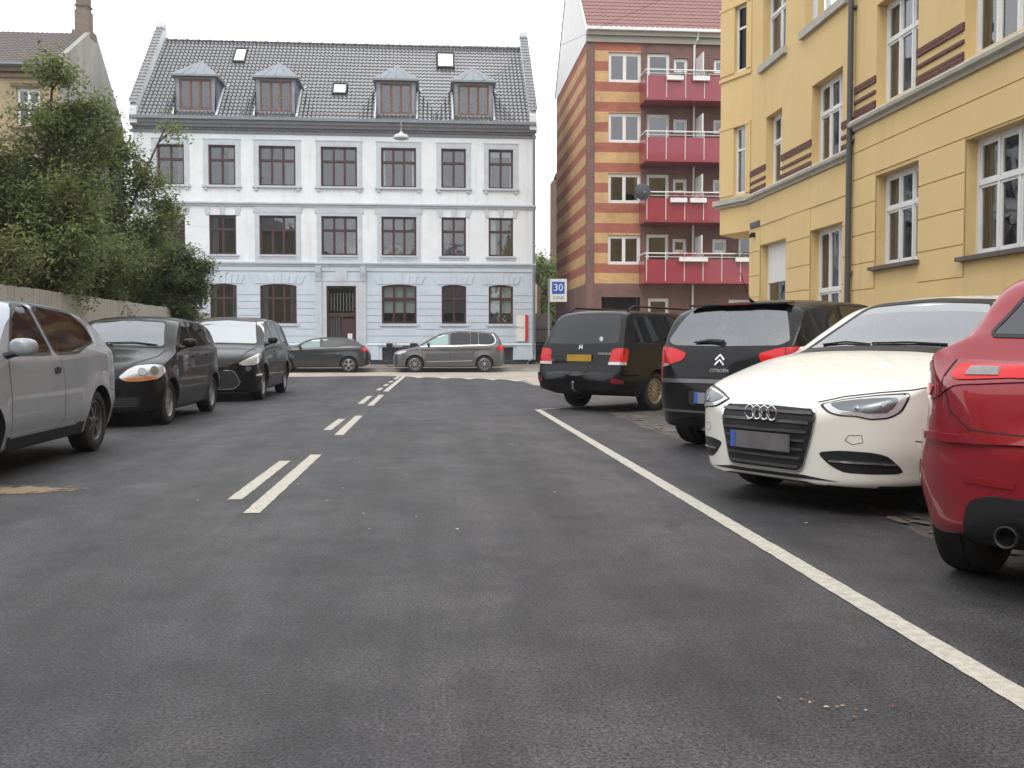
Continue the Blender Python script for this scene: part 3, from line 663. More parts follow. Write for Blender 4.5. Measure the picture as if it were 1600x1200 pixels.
streaks(Myw, .28, (.42,.30,.15)); streaks(Mwh, .30, (.36,.35,.33)); streaks(Mlb, .25, (.30,.33,.36))
def ybuild(B, u0, u1, ops, zc, stripes, grooves, sills, top=13.2, label=None):
    off = (0,0,0); mb = MB(); rec = .2
    wallface(mb, u0, u1, 0, top, [o[:4] for o in ops], reveal=rec)
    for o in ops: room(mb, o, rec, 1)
    mb.box(u0, u1, 0.001, 9, top-.05, top, 0); mb.add([(u0,0,0),(u0,9,0),(u0,9,top),(u0,0,top)], [(0,1,2,3)]); mb.add([(u1,0,0),(u1,9,0),(u1,9,top),(u1,0,top)], [(0,1,2,3)]); mb.add([(u0,9,0),(u1,9,0),(u1,9,top),(u0,9,top)], [(0,1,2,3)])
    mb.build('wall', [Myw, M['room']], B, fix=False)
    mb = MB(); g = [o[:4] for o in ops if o[3] < zc]
    slabs(mb, u0+.005, u1-.005, grooves, g, proud=.022, gap=.022)
    mb.build('grooved_courses', Myw, B)
    mb = MB(); mb.prism([(0,zc-.0),(-.05,zc),(-.07,zc+.05),(-.15,zc+.09),(-.16,zc+.15),(-.12,zc+.2),(0,zc+.24)], 0, u0, u1); mb.build('string_course', Mst, B)
    for (z0, z1) in stripes:
        mb = MB(); slabs(mb, u0+.01, u1-.01, [z0, z1], [o[:4] for o in ops], proud=.03, gap=0); pieces(mb, 'brick_stripe', Mrb, B)
    for o in sills: mb = MB(); mb.box(o[0]-.08, o[1]+.08, -.12, rec, o[2]-.07, o[2]); mb.build('sill', Msl, B)
    for o in ops:
        if o[3] > 8.4 and o[2] > 8: mb = MB(); mb.box(o[0]-.12,o[1]+.12,-.1,rec,o[2]-.18,o[2]); mb.build('sill', Mst, B)
def U(y): return 20-y
def pieces(mb, name, m, parent):
    for k in range(0, len(mb.v), 8):
        q = MB(); q.add(mb.v[k:k+8], [(0,3,2,1),(4,5,6,7),(0,1,5,4),(1,2,6,5),(2,3,7,6),(3,0,4,7)]); q.build(name, m, parent)
B = empty('yellow_house', YL, -math.pi/2, label='nearer yellow rendered house with white windows, right of the dark downpipe', cat='house')
nops = [(U(18.56),U(16.85),2.66,4.44,3),(U(15.35),U(13.0),2.57,4.47,4),(U(18.63),U(16.99),5.79,7.75,3),(U(15.46),U(13.1),5.79,7.75,4),(U(11.6),U(10),2.6,4.45,3),(U(18.6),U(17),8.6,10.5,3),(U(8.6),U(7),2.6,4.45,3),(U(11.6),U(10),5.79,7.75,3)]
for u_ in (14.5,18.5,22.5,26.5,30.5,34.5): nops += [(u_,u_+1.7,2.6,4.45,2),(u_,u_+1.7,5.79,7.75,2)]
ybuild(B, .42, 38, nops, 5.50, [(5.76,5.92),(6.05,6.12),(6.26,6.40)], [.12,.6,1.15,1.7,2.25,2.78,3.36,3.95,4.50,5.05,5.45], [o for o in nops if o[2] < 4])
for i, o in enumerate(nops): window(B, (0,0,0), o, o[4], rec=.2, fm=M['whitepaint'], tr=.62, fw=.075, sw=.045, cur=[(.03,.20),(.80,.97)] if i != 0 else [(.03,.33)], blind=[(.03,.97,.70)] if i in (2,) else None)
B = empty('yellow_house', YL, -math.pi/2, label='farther yellow rendered house with a corner bay, left of the dark downpipe', cat='house')
fops = [(U(21.84),U(20.06),1.6,3.75,3),(U(25.25),U(23.34),1.4,3.76,1),(U(21.86),U(20.18),5.2,7.03,3),(U(24.91),U(23.75),5.22,7.02,2),(U(25.23),U(23.56),8.43,10.4,2),(U(22.37),U(20.07),8.43,10.4,3)]
ybuild(B, -6.1, .40, fops, 4.98, [(5.21,5.34),(5.46,5.53),(5.68,5.83)], [.12,.7,1.27,1.84,2.41,2.98,3.62,4.26,4.95], [])
window(B, (0,0,0), fops[0], 3, rec=.2, fm=M['whitepaint'], tr=.35, fw=.075, sw=.045)
f = window(B, (0,0,0), fops[1], 1, rec=.2, fm=M['whitepaint'], fw=.06, sw=.03)
mb = MB(); mb.box(fops[1][0]+.07, fops[1][1]-.07, .20, .225, 2.75, 3.70); mb.build('shutter', M['whitepaint'], f)
for o in fops[2:]: window(B, (0,0,0), o, o[4], rec=.2, fm=M['whitepaint'], tr=.62, fw=.075, sw=.045, cur=[(.03,.28),(.72,.97)])
# splayed lintel joints over the ground-floor openings
mb = MB()
# corner bay, splayed away from the street line, in house coordinates (u, d)
c0 = Vector((-6.1, 0)); dv = Vector((-.93, -.37)); ln = 1.3; c1 = c0+dv*ln; c2 = c1+Vector((-.9,.75)); c3 = Vector((-8.2,3.2))
mb = MB(); z0b, ztb = 4.25, 13.2
poly = [tuple(c0), tuple(c1), tuple(c2), tuple(c3), (-6.1, 3.2)]
def bp_(s, out, z):      # point on the bay face
    n = Vector((-.37*-1, -.93)); n = Vector((.37,-.93)).normalized(); q = c0+dv*s+n*out; return (q.x, q.y, z)
bw = [(.2,.70,5.3,7.15),(.2,.70,8.66,10.45)]
for a, b, z0, z1 in [(0,.2,z0b,ztb),(.7,ln,z0b,ztb),(.2,.7,z0b,5.3),(.2,.7,7.15,8.66),(.2,.7,10.45,ztb)]:
    mb.add([bp_(a,0,z0),bp_(b,0,z0),bp_(b,0,z1),bp_(a,0,z1)], [(0,1,2,3)])
for a, b, z0, z1 in bw:
    mb.add([bp_(a,0,z0),bp_(b,0,z0),bp_(b,0,z1),bp_(a,0,z1),bp_(a,-.14,z0),bp_(b,-.14,z0),bp_(b,-.14,z1),bp_(a,-.14,z1)], [(0,1,5,4),(1,2,6,5),(2,3,7,6),(3,0,4,7)])
    mb.add([bp_(a-.1,-.5,z0-.1),bp_(b+.1,-.5,z0-.1),bp_(b+.1,-.5,z1+.1),bp_(a-.1,-.5,z1+.1)], [(0,1,2,3)], 1)
for i in (1,2,3): p, q = poly[i], poly[(i+1) % 5]; mb.add([(*p,z0b),(*q,z0b),(*q,ztb),(*p,ztb)], [(0,1,2,3)])
mb.add([(*p, z0b) for p in poly], [(0,1,2,3,4)]); mb.add([(*p, ztb) for p in poly], [(0,1,2,3,4)])
bay = mb.build('corner_bay', [Myw, M['room']], B, fix=False)
def bbox(mb, a, b, o0, o1, z0, z1):
    mb.add([bp_(a,o0,z0),bp_(b,o0,z0),bp_(b,o1,z0),bp_(a,o1,z0),bp_(a,o0,z1),bp_(b,o0,z1),bp_(b,o1,z1),bp_(a,o1,z1)], [(0,3,2,1),(4,5,6,7),(0,1,5,4),(1,2,6,5),(2,3,7,6),(3,0,4,7)])
mb = MB()
bbox(mb, -.02, ln+.12, 0, .07, 4.98, 5.06); bbox(mb, -.02, ln+.16, 0, .15, 5.06, 5.2); mb.build('string_course', Mst, bay)
for z in (7.15, 8.5, 10.45): mb = MB(); bbox(mb, 0, ln+.03, 0, .045, z, z+.09); mb.build('moulding', Myw, bay)
mb = MB()
for z0, z1 in ((5.3,7.15),(8.66,10.45)): bbox(mb, 0,.2,0,.03,z0,z1); bbox(mb, .7,ln,0,.03,z0,z1)
pieces(mb, 'pilaster', Myw, bay)
for a, b, z0, z1 in bw:
    mb = MB()
    for (p, q, r_, s_) in ((a,a+.06,z0,z1),(b-.06,b,z0,z1),(a+.06,b-.06,z0,z0+.07),(a+.06,b-.06,z1-.07,z1),(a+.06,b-.06,z0+(z1-z0)*.66-.03,z0+(z1-z0)*.66+.03)): bbox(mb, p, q, -.14, -.08, r_, s_)
    f = mb.build('window', M['whitepaint'], bay); mb = MB(); mb.add([bp_(a,-.11,z0),bp_(b,-.11,z0),bp_(b,-.11,z1),bp_(a,-.11,z1)], [(0,1,2,3)]); mb.build('pane', M['bayglass'], f)
dp = MB(); dp.tube([(.41,-.1,12.9),(.41,-.1,.15)], .06, 10)
for z in (2.6,5.3,8,10.5): dp.box(.33,.49,-.12,0,z,z+.05)
e = empty('downpipe', (8.7,20,0), -math.pi/2, label='dark grey rainwater downpipe between the two yellow houses', cat='drainpipe')
dp.build('pipe', mat('dark_pipe', (.075,.075,.08), .5, metal=.3), e)
e = empty('street_name_plate', (8.7,20,0), -math.pi/2, label='small dark street name plate on the corner of the yellow house', cat='sign')
mb = MB(); mb.box(-5.95,-5.25,-.06,-.024,4.28,4.42); mb.build('plate', mat('enamel_dark', (.06,.07,.1), .35), e)
e = empty('wall_lamp', (8.7,20,0), -math.pi/2, label='small dark fitting on the yellow wall below the street name plate', cat='lamp')
mb = MB(); mb.box(-5.72,-5.6,-.12,-.024,4.02,4.14); mb.box(-5.69,-5.63,-.16,-.12,4.0,4.1); mb.build('housing', M['black'], e)

# ---------------------------------------------------------------- old brick house on the far left
HL = (-17, 47, 0); B = empty('brick_house', HL, label='old yellow-brown brick house with grey gable and chimney behind the trees on the left', cat='house')
Mob = brickmat('old_yellow_brick', (.45,.35,.21), (.37,.28,.17), (.34,.29,.21))
Mgr = mat('weathered_grey_render', (.40,.385,.34), .9, noise=.45, nscale=.8, col2=(.27,.265,.245), stretch=(1,1,.4), bump=.3, bscale=20)
streaks(Mgr, .4, (.18,.18,.165))
hops = [(-18.87,-17.83,11.15,12.9),(-21.4,-20.4,11.15,12.9),(-18.87,-17.83,8.1,9.95),(-21.4,-20.4,8.1,9.95),(-18.87,-17.83,5,6.9)]
mb = MB(HL); wallface(mb, -26, -17, 0, 13.9, hops, d=47, reveal=.14)
for o in hops: room(mb, o, 47.14, 1)
mb.build('wall', [Mob, M['room']], B, fix=False)
mb = MB(HL); mb.prism([(47.01,0),(56.6,0),(56.6,13.2),(56.2,13.6),(52.4,16.95),(51.6,16.95),(47.01,14.15)], 0, -17.25, -17.0); mb.build('gable_wall', Mgr, B)
mb = MB(HL); mb.box(-26,-17,46.85,47,13.35,13.5); mb.box(-26,-17,46.75,47,13.6,13.9)
for x in (-18.35,-20.9): mb.box(x-.75,x+.75,46.93,47,12.95,13.12); mb.box(x-.68,x+.68,46.88,47,11.02,11.12); mb.box(x-.6,x+.6,46.93,47,9.98,10.2)
mb.box(-26,-17.02,46.94,47,10.5,10.62)
mb.build('trim', mat('brown_trim', (.17,.12,.08), .8, noise=.3), B)
mb = MB(HL); tile_roof(mb, -26, -17.2, (-.35,13.9), (5.0,16.95), .24, .33); mb.v = [(x, y+47, z) for x, y, z in mb.v]
rf = mb.build('roof', tilemat('old_dark_tile', (.075,.06,.055), .7, (.12,.09,.08)), B, smooth=True, fix=False)
mb = MB(HL); mb.box(-17.78,-17.1,51.5,52.2,16.5,18.0); mb.box(-17.72,-17.16,51.55,52.15,18.0,19.3); mb.box(-17.78,-17.1,51.5,52.2,18.2,18.28); mb.box(-17.58,-17.3,51.7,52,19.3,20.3); mb.box(-17.9,-16.97,51.4,52.3,16.6,16.97)
mb.build('chimney', brickmat('chimney_brick', (.25,.19,.15), (.2,.15,.12), (.2,.18,.16)), rf)
mb = MB(HL); mb.prism([(46.5,13.85),(46.7,13.8),(46.72,13.95),(46.5,13.95)], 0, -26, -17.05); mb.build('gutter', M['zinc'], B)
for o in hops: window(B, (-17,0,0), o, 2, rec=.14, fm=M['whitepaint'], tr=.6, fw=.08, sw=.04)

# ---------------------------------------------------------------- board fence along the left pavement
Mfe = mat('weathered_fence_paint', (.46,.44,.39), .85, noise=.22, nscale=3, stretch=(1,1,.25), bump=.2, bscale=30)
fe = empty('board_fence', (-7.35,20,0), label='tall greyish-beige board fence behind the parked cars on the left', cat='fence')
mb = MB((-7.35,20,0)); y = 4.0; rr = random.Random(2)
while y < 33.5:
    w_ = rr.uniform(.13,.15); mb.box(-7.35-.012, -7.35+.012+rr.uniform(0,.006), y, y+w_-.005, .12, 2.18+rr.uniform(-.012,.012)); y += w_
mb.build('boards', Mfe, fe)
for i in range(16):
    mb = MB((-7.35,20,0)); mb.box(-7.42,-7.365,4+i*1.95,4.1+i*1.95,.1,2.17); mb.build('post', Mfe, fe)

# ---------------------------------------------------------------- things seen through the gap on the right of the blue house
e = empty('distant_house', (8.5,86,0), label='cream distant house with grey roof seen through the gap beside the blue house', cat='house')
mb = MB((8.5,86,0)); mb.box(4,9.3,86,94,0,14.2); mb.build('wall', mat('cream_render', (.6,.52,.36), .9, noise=.1), e)
mb = MB((8.5,86,0)); mb.prism([(85.7,14.2),(94.3,14.2),(90,19.4)], 0, 4, 9.15); mb.build('roof', mat('grey_slate', (.16,.17,.2), .6, noise=.2, nscale=5), e)
e = empty('distant_chimney_house', (11,80,0), label='narrow brick chimney stack rising behind the distant treetop', cat='chimney')
mb = MB((11,80,0)); mb.box(10.1,11.3,80,82,0,14.6); mb.build('stack', brickmat('far_brick', (.24,.13,.09), (.2,.11,.08), (.2,.16,.13)), e)
mb = MB((11,80,0)); mb.lathe([(.3,14.6),(.34,14.9),(.24,15.2),(.2,15.3)], (10.6,81,0), 2, 12); mb.build('pot', M['black'], e)
e = empty('low_brick_house', (6.7,64,0), label='small red brick gable with a pale door post behind the sign', cat='house')
mb = MB((6.7,64,0)); mb.box(6.0,7.5,66,70,0,4.9); mb.prism([(6.0,4.9),(7.5,4.9),(6.8,5.8)][::1], 1, 66, 70) ; mb.build('wall', brickmat('small_house_brick', (.27,.12,.09), (.22,.1,.08), (.24,.2,.17)), e)
mb = MB((6.7,64,0)); mb.box(7.1,7.24,65.9,66,1.0,5.2); mb.build('door_post', mat('cream_wood', (.65,.6,.45), .7), e)
e = empty('garden_wall', (6.6,58,0), label='pale rendered low wall at the back of the passage beside the blue house', cat='wall')
mb = MB((6.6,58,0)); mb.box(5.6,7.25,58,58.2,1.3,3.0); mb.build('panel', mat('pale_wall', (.42,.40,.36), .9, noise=.2), e)
mb = MB((6.6,58,0)); mb.box(5.6,7.25,58.0,58.2,.0,1.29); mb.build('base', Mpl, e)

# ---------------------------------------------------------------- unseen street behind the camera, added to darken the reflections in paint and glass
def rowhouse(name, x0, x1, y0, y1, h, m, face, label):
    e = empty(name, ((x0+x1)/2,(y0+y1)/2,0), label=label, cat='house'); off = ((x0+x1)/2,(y0+y1)/2,0)
    mb = MB(off); mb.box(x0,x1,y0,y1,0,h); mb.build('wall', m, e)
    mb = MB(off)
    if face == 'y': mb.prism([(y0-.3,h),(y1+.3,h),((y0+y1)/2,h+4)], 0, x0, x1)
    else: mb.add([(x0-.3,y0,h),(x1+.3,y0,h),((x0+x1)/2,y0,h+4),(x0-.3,y1,h),(x1+.3,y1,h),((x0+x1)/2,y1,h+4)], [(0,1,2),(3,4,5),(0,2,5,3),(1,2,5,4),(0,1,4,3)])
    mb.build('roof', Mtile, e)
    for k in range(4):
        n = int(((x1-x0) if face == 'y' else (y1-y0))/3)
        for i in range(n):
            mb = MB(off); c_ = 1.2+i*3; z = 1.2+k*2.9
            if z+1.8 > h: continue
            if face == 'y': mb.box(x0+c_,x0+c_+1.3,y1,y1+.03,z,z+1.7)
            else: mb.box(x1,x1+.03,y0+c_,y0+c_+1.3,z,z+1.7)
            mb.build('window', M['black'], e)
rowhouse('unseen_row_house', -24, -12.5, -42, 7, 11.5, Mob, 'x', 'unseen long brick row house on the left behind the viewer, added for reflections')
rowhouse('unseen_row_house', -14, 9, -62, -50, 12.5, Mbrn, 'y', 'unseen brown brick house closing the street behind the viewer, added for reflections')
# ---------------------------------------------------------------- cars
def interp(pts, s):
    """monotone cubic through (s, v)"""
    n = len(pts)
    if s <= pts[0][0]: return pts[0][1]
    if s >= pts[-1][0]: return pts[-1][1]
    i = max(k for k in range(n-1) if pts[k][0] <= s)
    h = lambda k: pts[k+1][0]-pts[k][0]
    dl = lambda k: (pts[k+1][1]-pts[k][1])/h(k)
    def m(k):
        if k == 0: return dl(0)
        if k == n-1: return dl(n-2)
        a, b = dl(k-1), dl(k)
        if a*b <= 0: return 0
        w1, w2 = 2*h(k)+h(k-1), h(k)+2*h(k-1)
        return (w1+w2)/(w1/a+w2/b)
    t = (s-pts[i][0])/h(i); H_ = h(i); m0, m1 = m(i)*H_, m(i+1)*H_; a, b = pts[i][1], pts[i+1][1]
    return (2*t**3-3*t**2+1)*a+(t**3-2*t**2+t)*m0+(-2*t**3+3*t**2)*b+(t**3-t**2)*m1
def sm(a, b, x): t = min(max((x-a)/(b-a), 0), 1); return t*t*(3-2*t)
class Car:
    def __init__(c, name, label, pose, L, W, top, bot, belt, wheels, wr, pf=(.55,2.4), pr=(.35,3.4), tum=.33, crown=.10, hood=.09, body=None, shoulder=.02, flare=.018, cladding=None, sbelt=None):
        c.L, c.W, c.top, c.bot, c.belt, c.ws, c.wr = L, W, top, bot, belt, wheels, wr
        c.pf, c.pr, c.tum, c.crown, c.hood, c.sh, c.flare = pf, pr, tum, crown, hood, shoulder, flare
        c.root = empty(name, (pose[0], pose[1], 0), R(pose[2]), label=label, cat='car'); k_ = pose[3] if len(pose) > 3 else 1.065; c.root.scale = (k_,k_,k_)
        c.paint = body; c.build_body()
    def Wp(c, s):
        a, p = c.pf; f = 1.0
        if s < a: f = max(1-(1-s/a)**p, 1e-4)**(1/p)
        a, p = c.pr; q = c.L-s
        if q < a: f = min(f, max(1-(1-q/a)**p, 1e-4)**(1/p))
        x = s/c.L; return c.W/2*f*(1-.05*max(0, (.25-x)/.25)**2-.04*max(0, (x-.8)/.2)**2)
    def hw(c, s, z, inset=0):
        w_ = c.Wp(s); zb = interp(c.bot, s); zs = interp(c.belt, s)
        g = w_*(.93+.07*sm(zb, zb+.28, z)) - .018*sm(.62, zs-.04, z)*min(1, w_/.4)
        k = c.sh*sm(zs-.03, zs+.035, z); g -= k*min(1, w_/.3)
        if z > zs: g -= c.tum*(z-zs)
        for s0 in c.ws:
            d = math.hypot(s-s0, z-c.wr); r = c.wr+.05
            g += c.flare*sm(r+.16, r+.02, d)*min(1, w_/.5)
        return max(g-inset, .01)
    def ring(c, s, inset=0, z0=None, ztd=0):
        zb = interp(c.bot, s) if z0 is None else z0; zt = interp(c.top, s)-ztd; zs = interp(c.belt, s)
        f = sm(zs-.02, zs+.22, zt); rt = c.hood*(1-f)+c.crown*f; rt = min(rt, (zt-zb)*.4); rb = min(.07, (zt-zb)*.25)
        zc = zt-rt; zse = min(zs, zc-.02); zlo = zb+rb; pts = []
        w0 = c.hw(s, zlo, inset)
        for i in range(3): pts.append((w0*.9*i/3, zb))
        for i in range(4):
            a = math.pi/2*i/4; pts.append((w0*.9+w0*.1*math.sin(a), zlo-rb*math.cos(a)))
        for i in range(13): z = zlo+(zse-zlo)*i/13; pts.append((c.hw(s, z, inset), z))
        for i in range(9): z = zse+(zc-zse)*i/9; pts.append((c.hw(s, z, inset), z))
        wc = c.hw(s, zc, inset); q = 2/2.35
        for i in range(13):
            a = math.pi/2*i/12
            pts.append((wc*max(math.cos(a), 0)**q, zc+rt*math.sin(a)**q))
        pts[-1] = (0, zt)
        return pts
    def loft(c, ss, inset=0, z0=None, ztd=0):
        bm = bmesh.new(); rings = []
        for s in ss:
            h = c.ring(s, inset, z0, ztd); x = c.L/2-s
            full = [(y, z) for y, z in h]+[(-y, z) for y, z in h[-2:0:-1]]
            rings.append([bm.verts.new((x, y, z)) for y, z in full])
        n = len(rings[0])
        for a, b in zip(rings[:-1], rings[1:]):
            for i in range(n): bm.faces.new((a[i], a[(i+1) % n], b[(i+1) % n], b[i]))
        bm.faces.new(rings[0][::-1]); bm.faces.new(rings[-1])
        bmesh.ops.recalc_face_normals(bm, faces=bm.faces)
        me = bpy.data.meshes.new('body'); bm.to_mesh(me); bm.free(); return me
    def build_body(c):
        ss = [.0008,.004,.01,.02,.034,.052,.075,.1,.13,.165,.2]; s = .2
        while s < c.L-.26: s += .055; ss.append(s)
        ss = [x for x in ss if x < c.L-.22]+[c.L-x for x in (.2,.165,.13,.1,.075,.052,.034,.02,.01,.004,.0008)]
        me = c.loft(ss); c.bm_outer = me.copy()
        vs = [v.co.copy() for v in me.vertices]; fs = [tuple(p.vertices) for p in me.polygons]
        c.bvh = BVHTree.FromPolygons(vs, fs)
        c.obj = bpy.data.objects.new('body', me); COL.objects.link(c.obj); c.obj.parent = c.root
        me.materials.append(c.paint); me.materials.append(M['dark']); me.materials.append(M['black'])
        c.cuts = []
    def cutter(c, me):
        o = bpy.data.objects.new('cut', me); COL.objects.link(o); o.matrix_world = Matrix(); c.cuts.append(o); return o
    def cut_poly(c, poly, view, a, b):
        """prism cut; view 'S' poly (s,z) through both sides y a..b ; 'F'/'B' poly (y,z) along s a..b"""
        if view == 'S':
            for sg in (1,-1):
                mb = MB(); mb.prism([(c.L/2-s, z) for s, z in poly], 1, sg*a, sg*b); c._cut(mb)
        else:
            mb = MB(); mb.prism(poly, 0, c.L/2-a, c.L/2-b); c._cut(mb)
    def _cut(c, mb):
        me = bpy.data.meshes.new('cut'); me.from_pydata(mb.v, [], mb.f); bm = bmesh.new(); bm.from_mesh(me); bmesh.ops.recalc_face_normals(bm, faces=bm.faces); bm.to_mesh(me); bm.free(); c.cutter(me)
    def finish(c, cabin=None, arch_black=False):
        """cut cabin, windows and wheel arches out of the closed shell"""
        if cabin:
            s0, s1 = cabin; n = 24; ss = [s0+(s1-s0)*i/n for i in range(n+1)]; me = c.loft(ss, .06, .42, .05); c.cuts.insert(0, c.cutter(me)); c.cuts.pop()
        for s0 in c.ws:
            for sg in (1,-1):
                mb = MB(); r = c.wr+.05; n = 40; y0, y1 = sg*(c.W/2-.36), sg*(c.W/2+.2)
                poly = [(c.L/2-s0+r*math.cos(2*math.pi*i/n), c.wr+r*math.sin(2*math.pi*i/n)) for i in range(n)]
                poly2 = [(x, z) for x, z in poly]
                mb.prism(poly2, 1, y0, y1); c._cut(mb)
        c.obj.parent = None; c.obj.matrix_world = Matrix()
        for k in c.cuts:
            m = c.obj.modifiers.new('b', 'BOOLEAN'); m.operation = 'DIFFERENCE'; m.object = k; m.solver = 'EXACT'
        bpy.context.view_layer.update()
        dg = bpy.context.evaluated_depsgraph_get()
        me = bpy.data.meshes.new_from_object(c.obj.evaluated_get(dg))
        c.obj.modifiers.clear(); c.obj.data = me; c.obj.parent = c.root
        for k in c.cuts: bpy.data.objects.remove(k)
        while len(me.materials) < 3: me.materials.append(M['dark'])
        me.materials[0] = c.paint; me.materials[1] = M['dark']; me.materials[2] = M['black']
        for p in me.polygons:
            q = c.bvh.find_nearest(p.center); d = q[3]
            if d is not None and d > .004: p.material_index = 1
            elif p.normal.z < -.8: p.material_index = 1
            else: p.material_index = 0
        me.polygons.foreach_set('use_smooth', [True]*len(me.polygons)); me.set_sharp_from_angle(angle=R(32)); me.update()
    # -------- patches projected on the shell
    def view(c, v):
        if v == 'L': az = 90
        elif v == 'R': az = -90
        elif v == 'F': az = 0
        elif v == 'B': az = 180
        else: az = v
        a = R(az); return Vector((math.cos(a), math.sin(a), 0)), Vector((-math.sin(a), math.cos(a), 0))
    def to_u(c, p, v):
        """2D points (s,z) for L/R, (y,z) for F/B; 3D (s,y,z) for an oblique view"""
        d, u = c.view(v)
        if v in ('L','R'): q = Vector((c.L/2-p[0], 0, p[1]))
        elif v in ('F','B'): q = Vector((0, p[0], p[1]))
        else: q = Vector((c.L/2-p[0], p[1], p[2]))
        return (q.dot(u), q.z)
    def hit(c, uz, v, out):
        d, u = c.view(v); o = u*uz[0]+Vector((0,0,uz[1]))+d*6
        h = c.bvh.ray_cast(o, -d)
        if h[0] is None:
            h = c.bvh.find_nearest(u*uz[0]+Vector((0,0,uz[1]))+d*(c.L/2-.1 if abs(d.x) > .6 else c.W/2-.05))
            return h[0]+h[1]*out, h[1]
        return h[0]+h[1]*out, h[1]
    def patch(c, name, poly, v, m, out=.004, cell=.05, parent=None, thick=.012, curve=False, mb=None, mi=0):
        P = [c.to_u(p, v) for p in poly]
        if curve: P = smooth_poly(P, curve)
        P = densify(P, cell)
        if sum(P[i-1][0]*P[i][1]-P[i][0]*P[i-1][1] for i in range(len(P))) < 0: P = P[::-1]
        xs = [p[0] for p in P]; zs = [p[1] for p in P]; d, _ = c.view(v); own = mb is None; mb = mb or MB()
        nx = max(1, math.ceil((max(xs)-min(xs))/cell)); nz_ = max(1, math.ceil((max(zs)-min(zs))/cell))
        dx = (max(xs)-min(xs))/nx; dz_ = (max(zs)-min(zs))/nz_; cache = {}; vs = []; fs = []
        def vid(p):
            k = (round(p[0], 5), round(p[1], 5))
            if k not in cache: cache[k] = len(vs); vs.append(tuple(c.hit(k, v, out)[0]))
            return cache[k]
        for i in range(nx):
            for j in range(nz_):
                q = clip(P, min(xs)+i*dx, min(xs)+(i+1)*dx, min(zs)+j*dz_, min(zs)+(j+1)*dz_)
                if len(q) >= 3:
                    ids = []
                    for p in q:
                        k = vid(p)
                        if k not in ids: ids.append(k)
                    if len(ids) >= 3: fs.append(tuple(ids))
        b = len(vs)
        ring = [c.hit((round(p[0],5), round(p[1],5)), v, out)[0] for p in P]
        for q in ring: vs.append(tuple(q)); vs.append(tuple(q-d*thick))
        n = len(ring)
        for i in range(n): k = (i+1) % n; fs.append((b+2*i, b+2*i+1, b+2*k+1, b+2*k))
        mb.add(vs, fs, mi)
        if own:
            o = mb.build(name, m, parent or c.root, smooth=False, fix=False)
            me = o.data; me.polygons.foreach_set('use_smooth', [True]*len(me.polygons)); me.set_sharp_from_angle(angle=R(40)); return o
    def strip(c, mb, pts, v, w=.007, out=.0015, curve=None, raised=0):
        P = [c.to_u(p, v) for p in pts]
        if curve: P = smooth_line(P, curve)
        P = densify(P, .04, False); d, _ = c.view(v); L_, R_ = [], []
        for i, p in enumerate(P):
            a = Vector(P[max(i-1,0)]); b = Vector(P[min(i+1,len(P)-1)]); t = (b-a).normalized() if (b-a).length else Vector((1,0)); n = Vector((-t.y,t.x))*w/2
            q1 = c.hit((p[0]+n.x, p[1]+n.y), v, out)[0]; q2 = c.hit((p[0]-n.x, p[1]-n.y), v, out)[0]; L_.append(tuple(q1)); R_.append(tuple(q2))
        n = len(P); vs = L_+R_; fs = [(i,i+1,n+i+1,n+i) for i in range(n-1)]
        if raised:
            L2 = [tuple(Vector(q)-d*raised) for q in L_]; R2 = [tuple(Vector(q)-d*raised) for q in R_]; vs += L2+R2
            fs += [(i,i+1,2*n+i+1,2*n+i) for i in range(n-1)]+[(n+i,n+i+1,3*n+i+1,3*n+i) for i in range(n-1)]
        mb.add(vs, fs)
    def seams(c, lines, w=.007, m=None, name='panel_gaps'):
        for pts, v in lines:
            mb = MB(); c.strip(mb, pts, v, w); mb.build('panel_gap', m or M['dark'], c.obj, fix=False)
    def glass(c, name, poly, v, m, curve=4, frame=.028, out=.002, cut=None, fm=None):
        """glass patch plus a black surround; cut=(a,b) opens the shell behind it"""
        P2 = poly
        mb = MB()
        g = c.patch(name, P2, v, m, out=out, curve=curve)
        if frame:
            P = [c.to_u(p, v) for p in P2]; P = smooth_poly(P, curve) if curve else P; P = densify(P, .05); d, _ = c.view(v)
            cx = sum(p[0] for p in P)/len(P); n = len(P); inn, outr = [], []
            ar = sum(P[i][0]*P[(i+1)%n][1]-P[(i+1)%n][0]*P[i][1] for i in range(n)); sg = 1 if ar > 0 else -1
            for i in range(n):
                t = (Vector(P[(i+1)%n])-Vector(P[i-1])).normalized(); nn = Vector((t.y,-t.x))*sg
                inn.append(tuple(c.hit((P[i][0]-nn.x*.004, P[i][1]-nn.y*.004), v, out+.003)[0])); outr.append(tuple(c.hit((P[i][0]+nn.x*frame, P[i][1]+nn.y*frame), v, out+.002)[0]))
            mb.add(inn+outr, [(i,(i+1)%n,n+(i+1)%n,n+i) for i in range(n)]); mb.build('window_trim', fm or M['black'], g, smooth=True, fix=True)
        if cut:
            P = [c.to_u(p, v) for p in P2]; P = smooth_poly(P, curve) if curve else P; n = len(P)
            cx = sum(p[0] for p in P)/n; cz = sum(p[1] for p in P)/n; d, u = c.view(v)
            mb = MB(); vs = []
            for h in cut:
                for p in P:
                    x = cx+(p[0]-cx)*.985; z = cz+(p[1]-cz)*.975; q = u*x+Vector((0,0,z))+d*h; vs.append(tuple(q))
            mb.add(vs, [tuple(range(n))[::-1], tuple(range(n,2*n))]+[(i,(i+1)%n,n+(i+1)%n,n+i) for i in range(n)]); c._cut(mb)
        return g
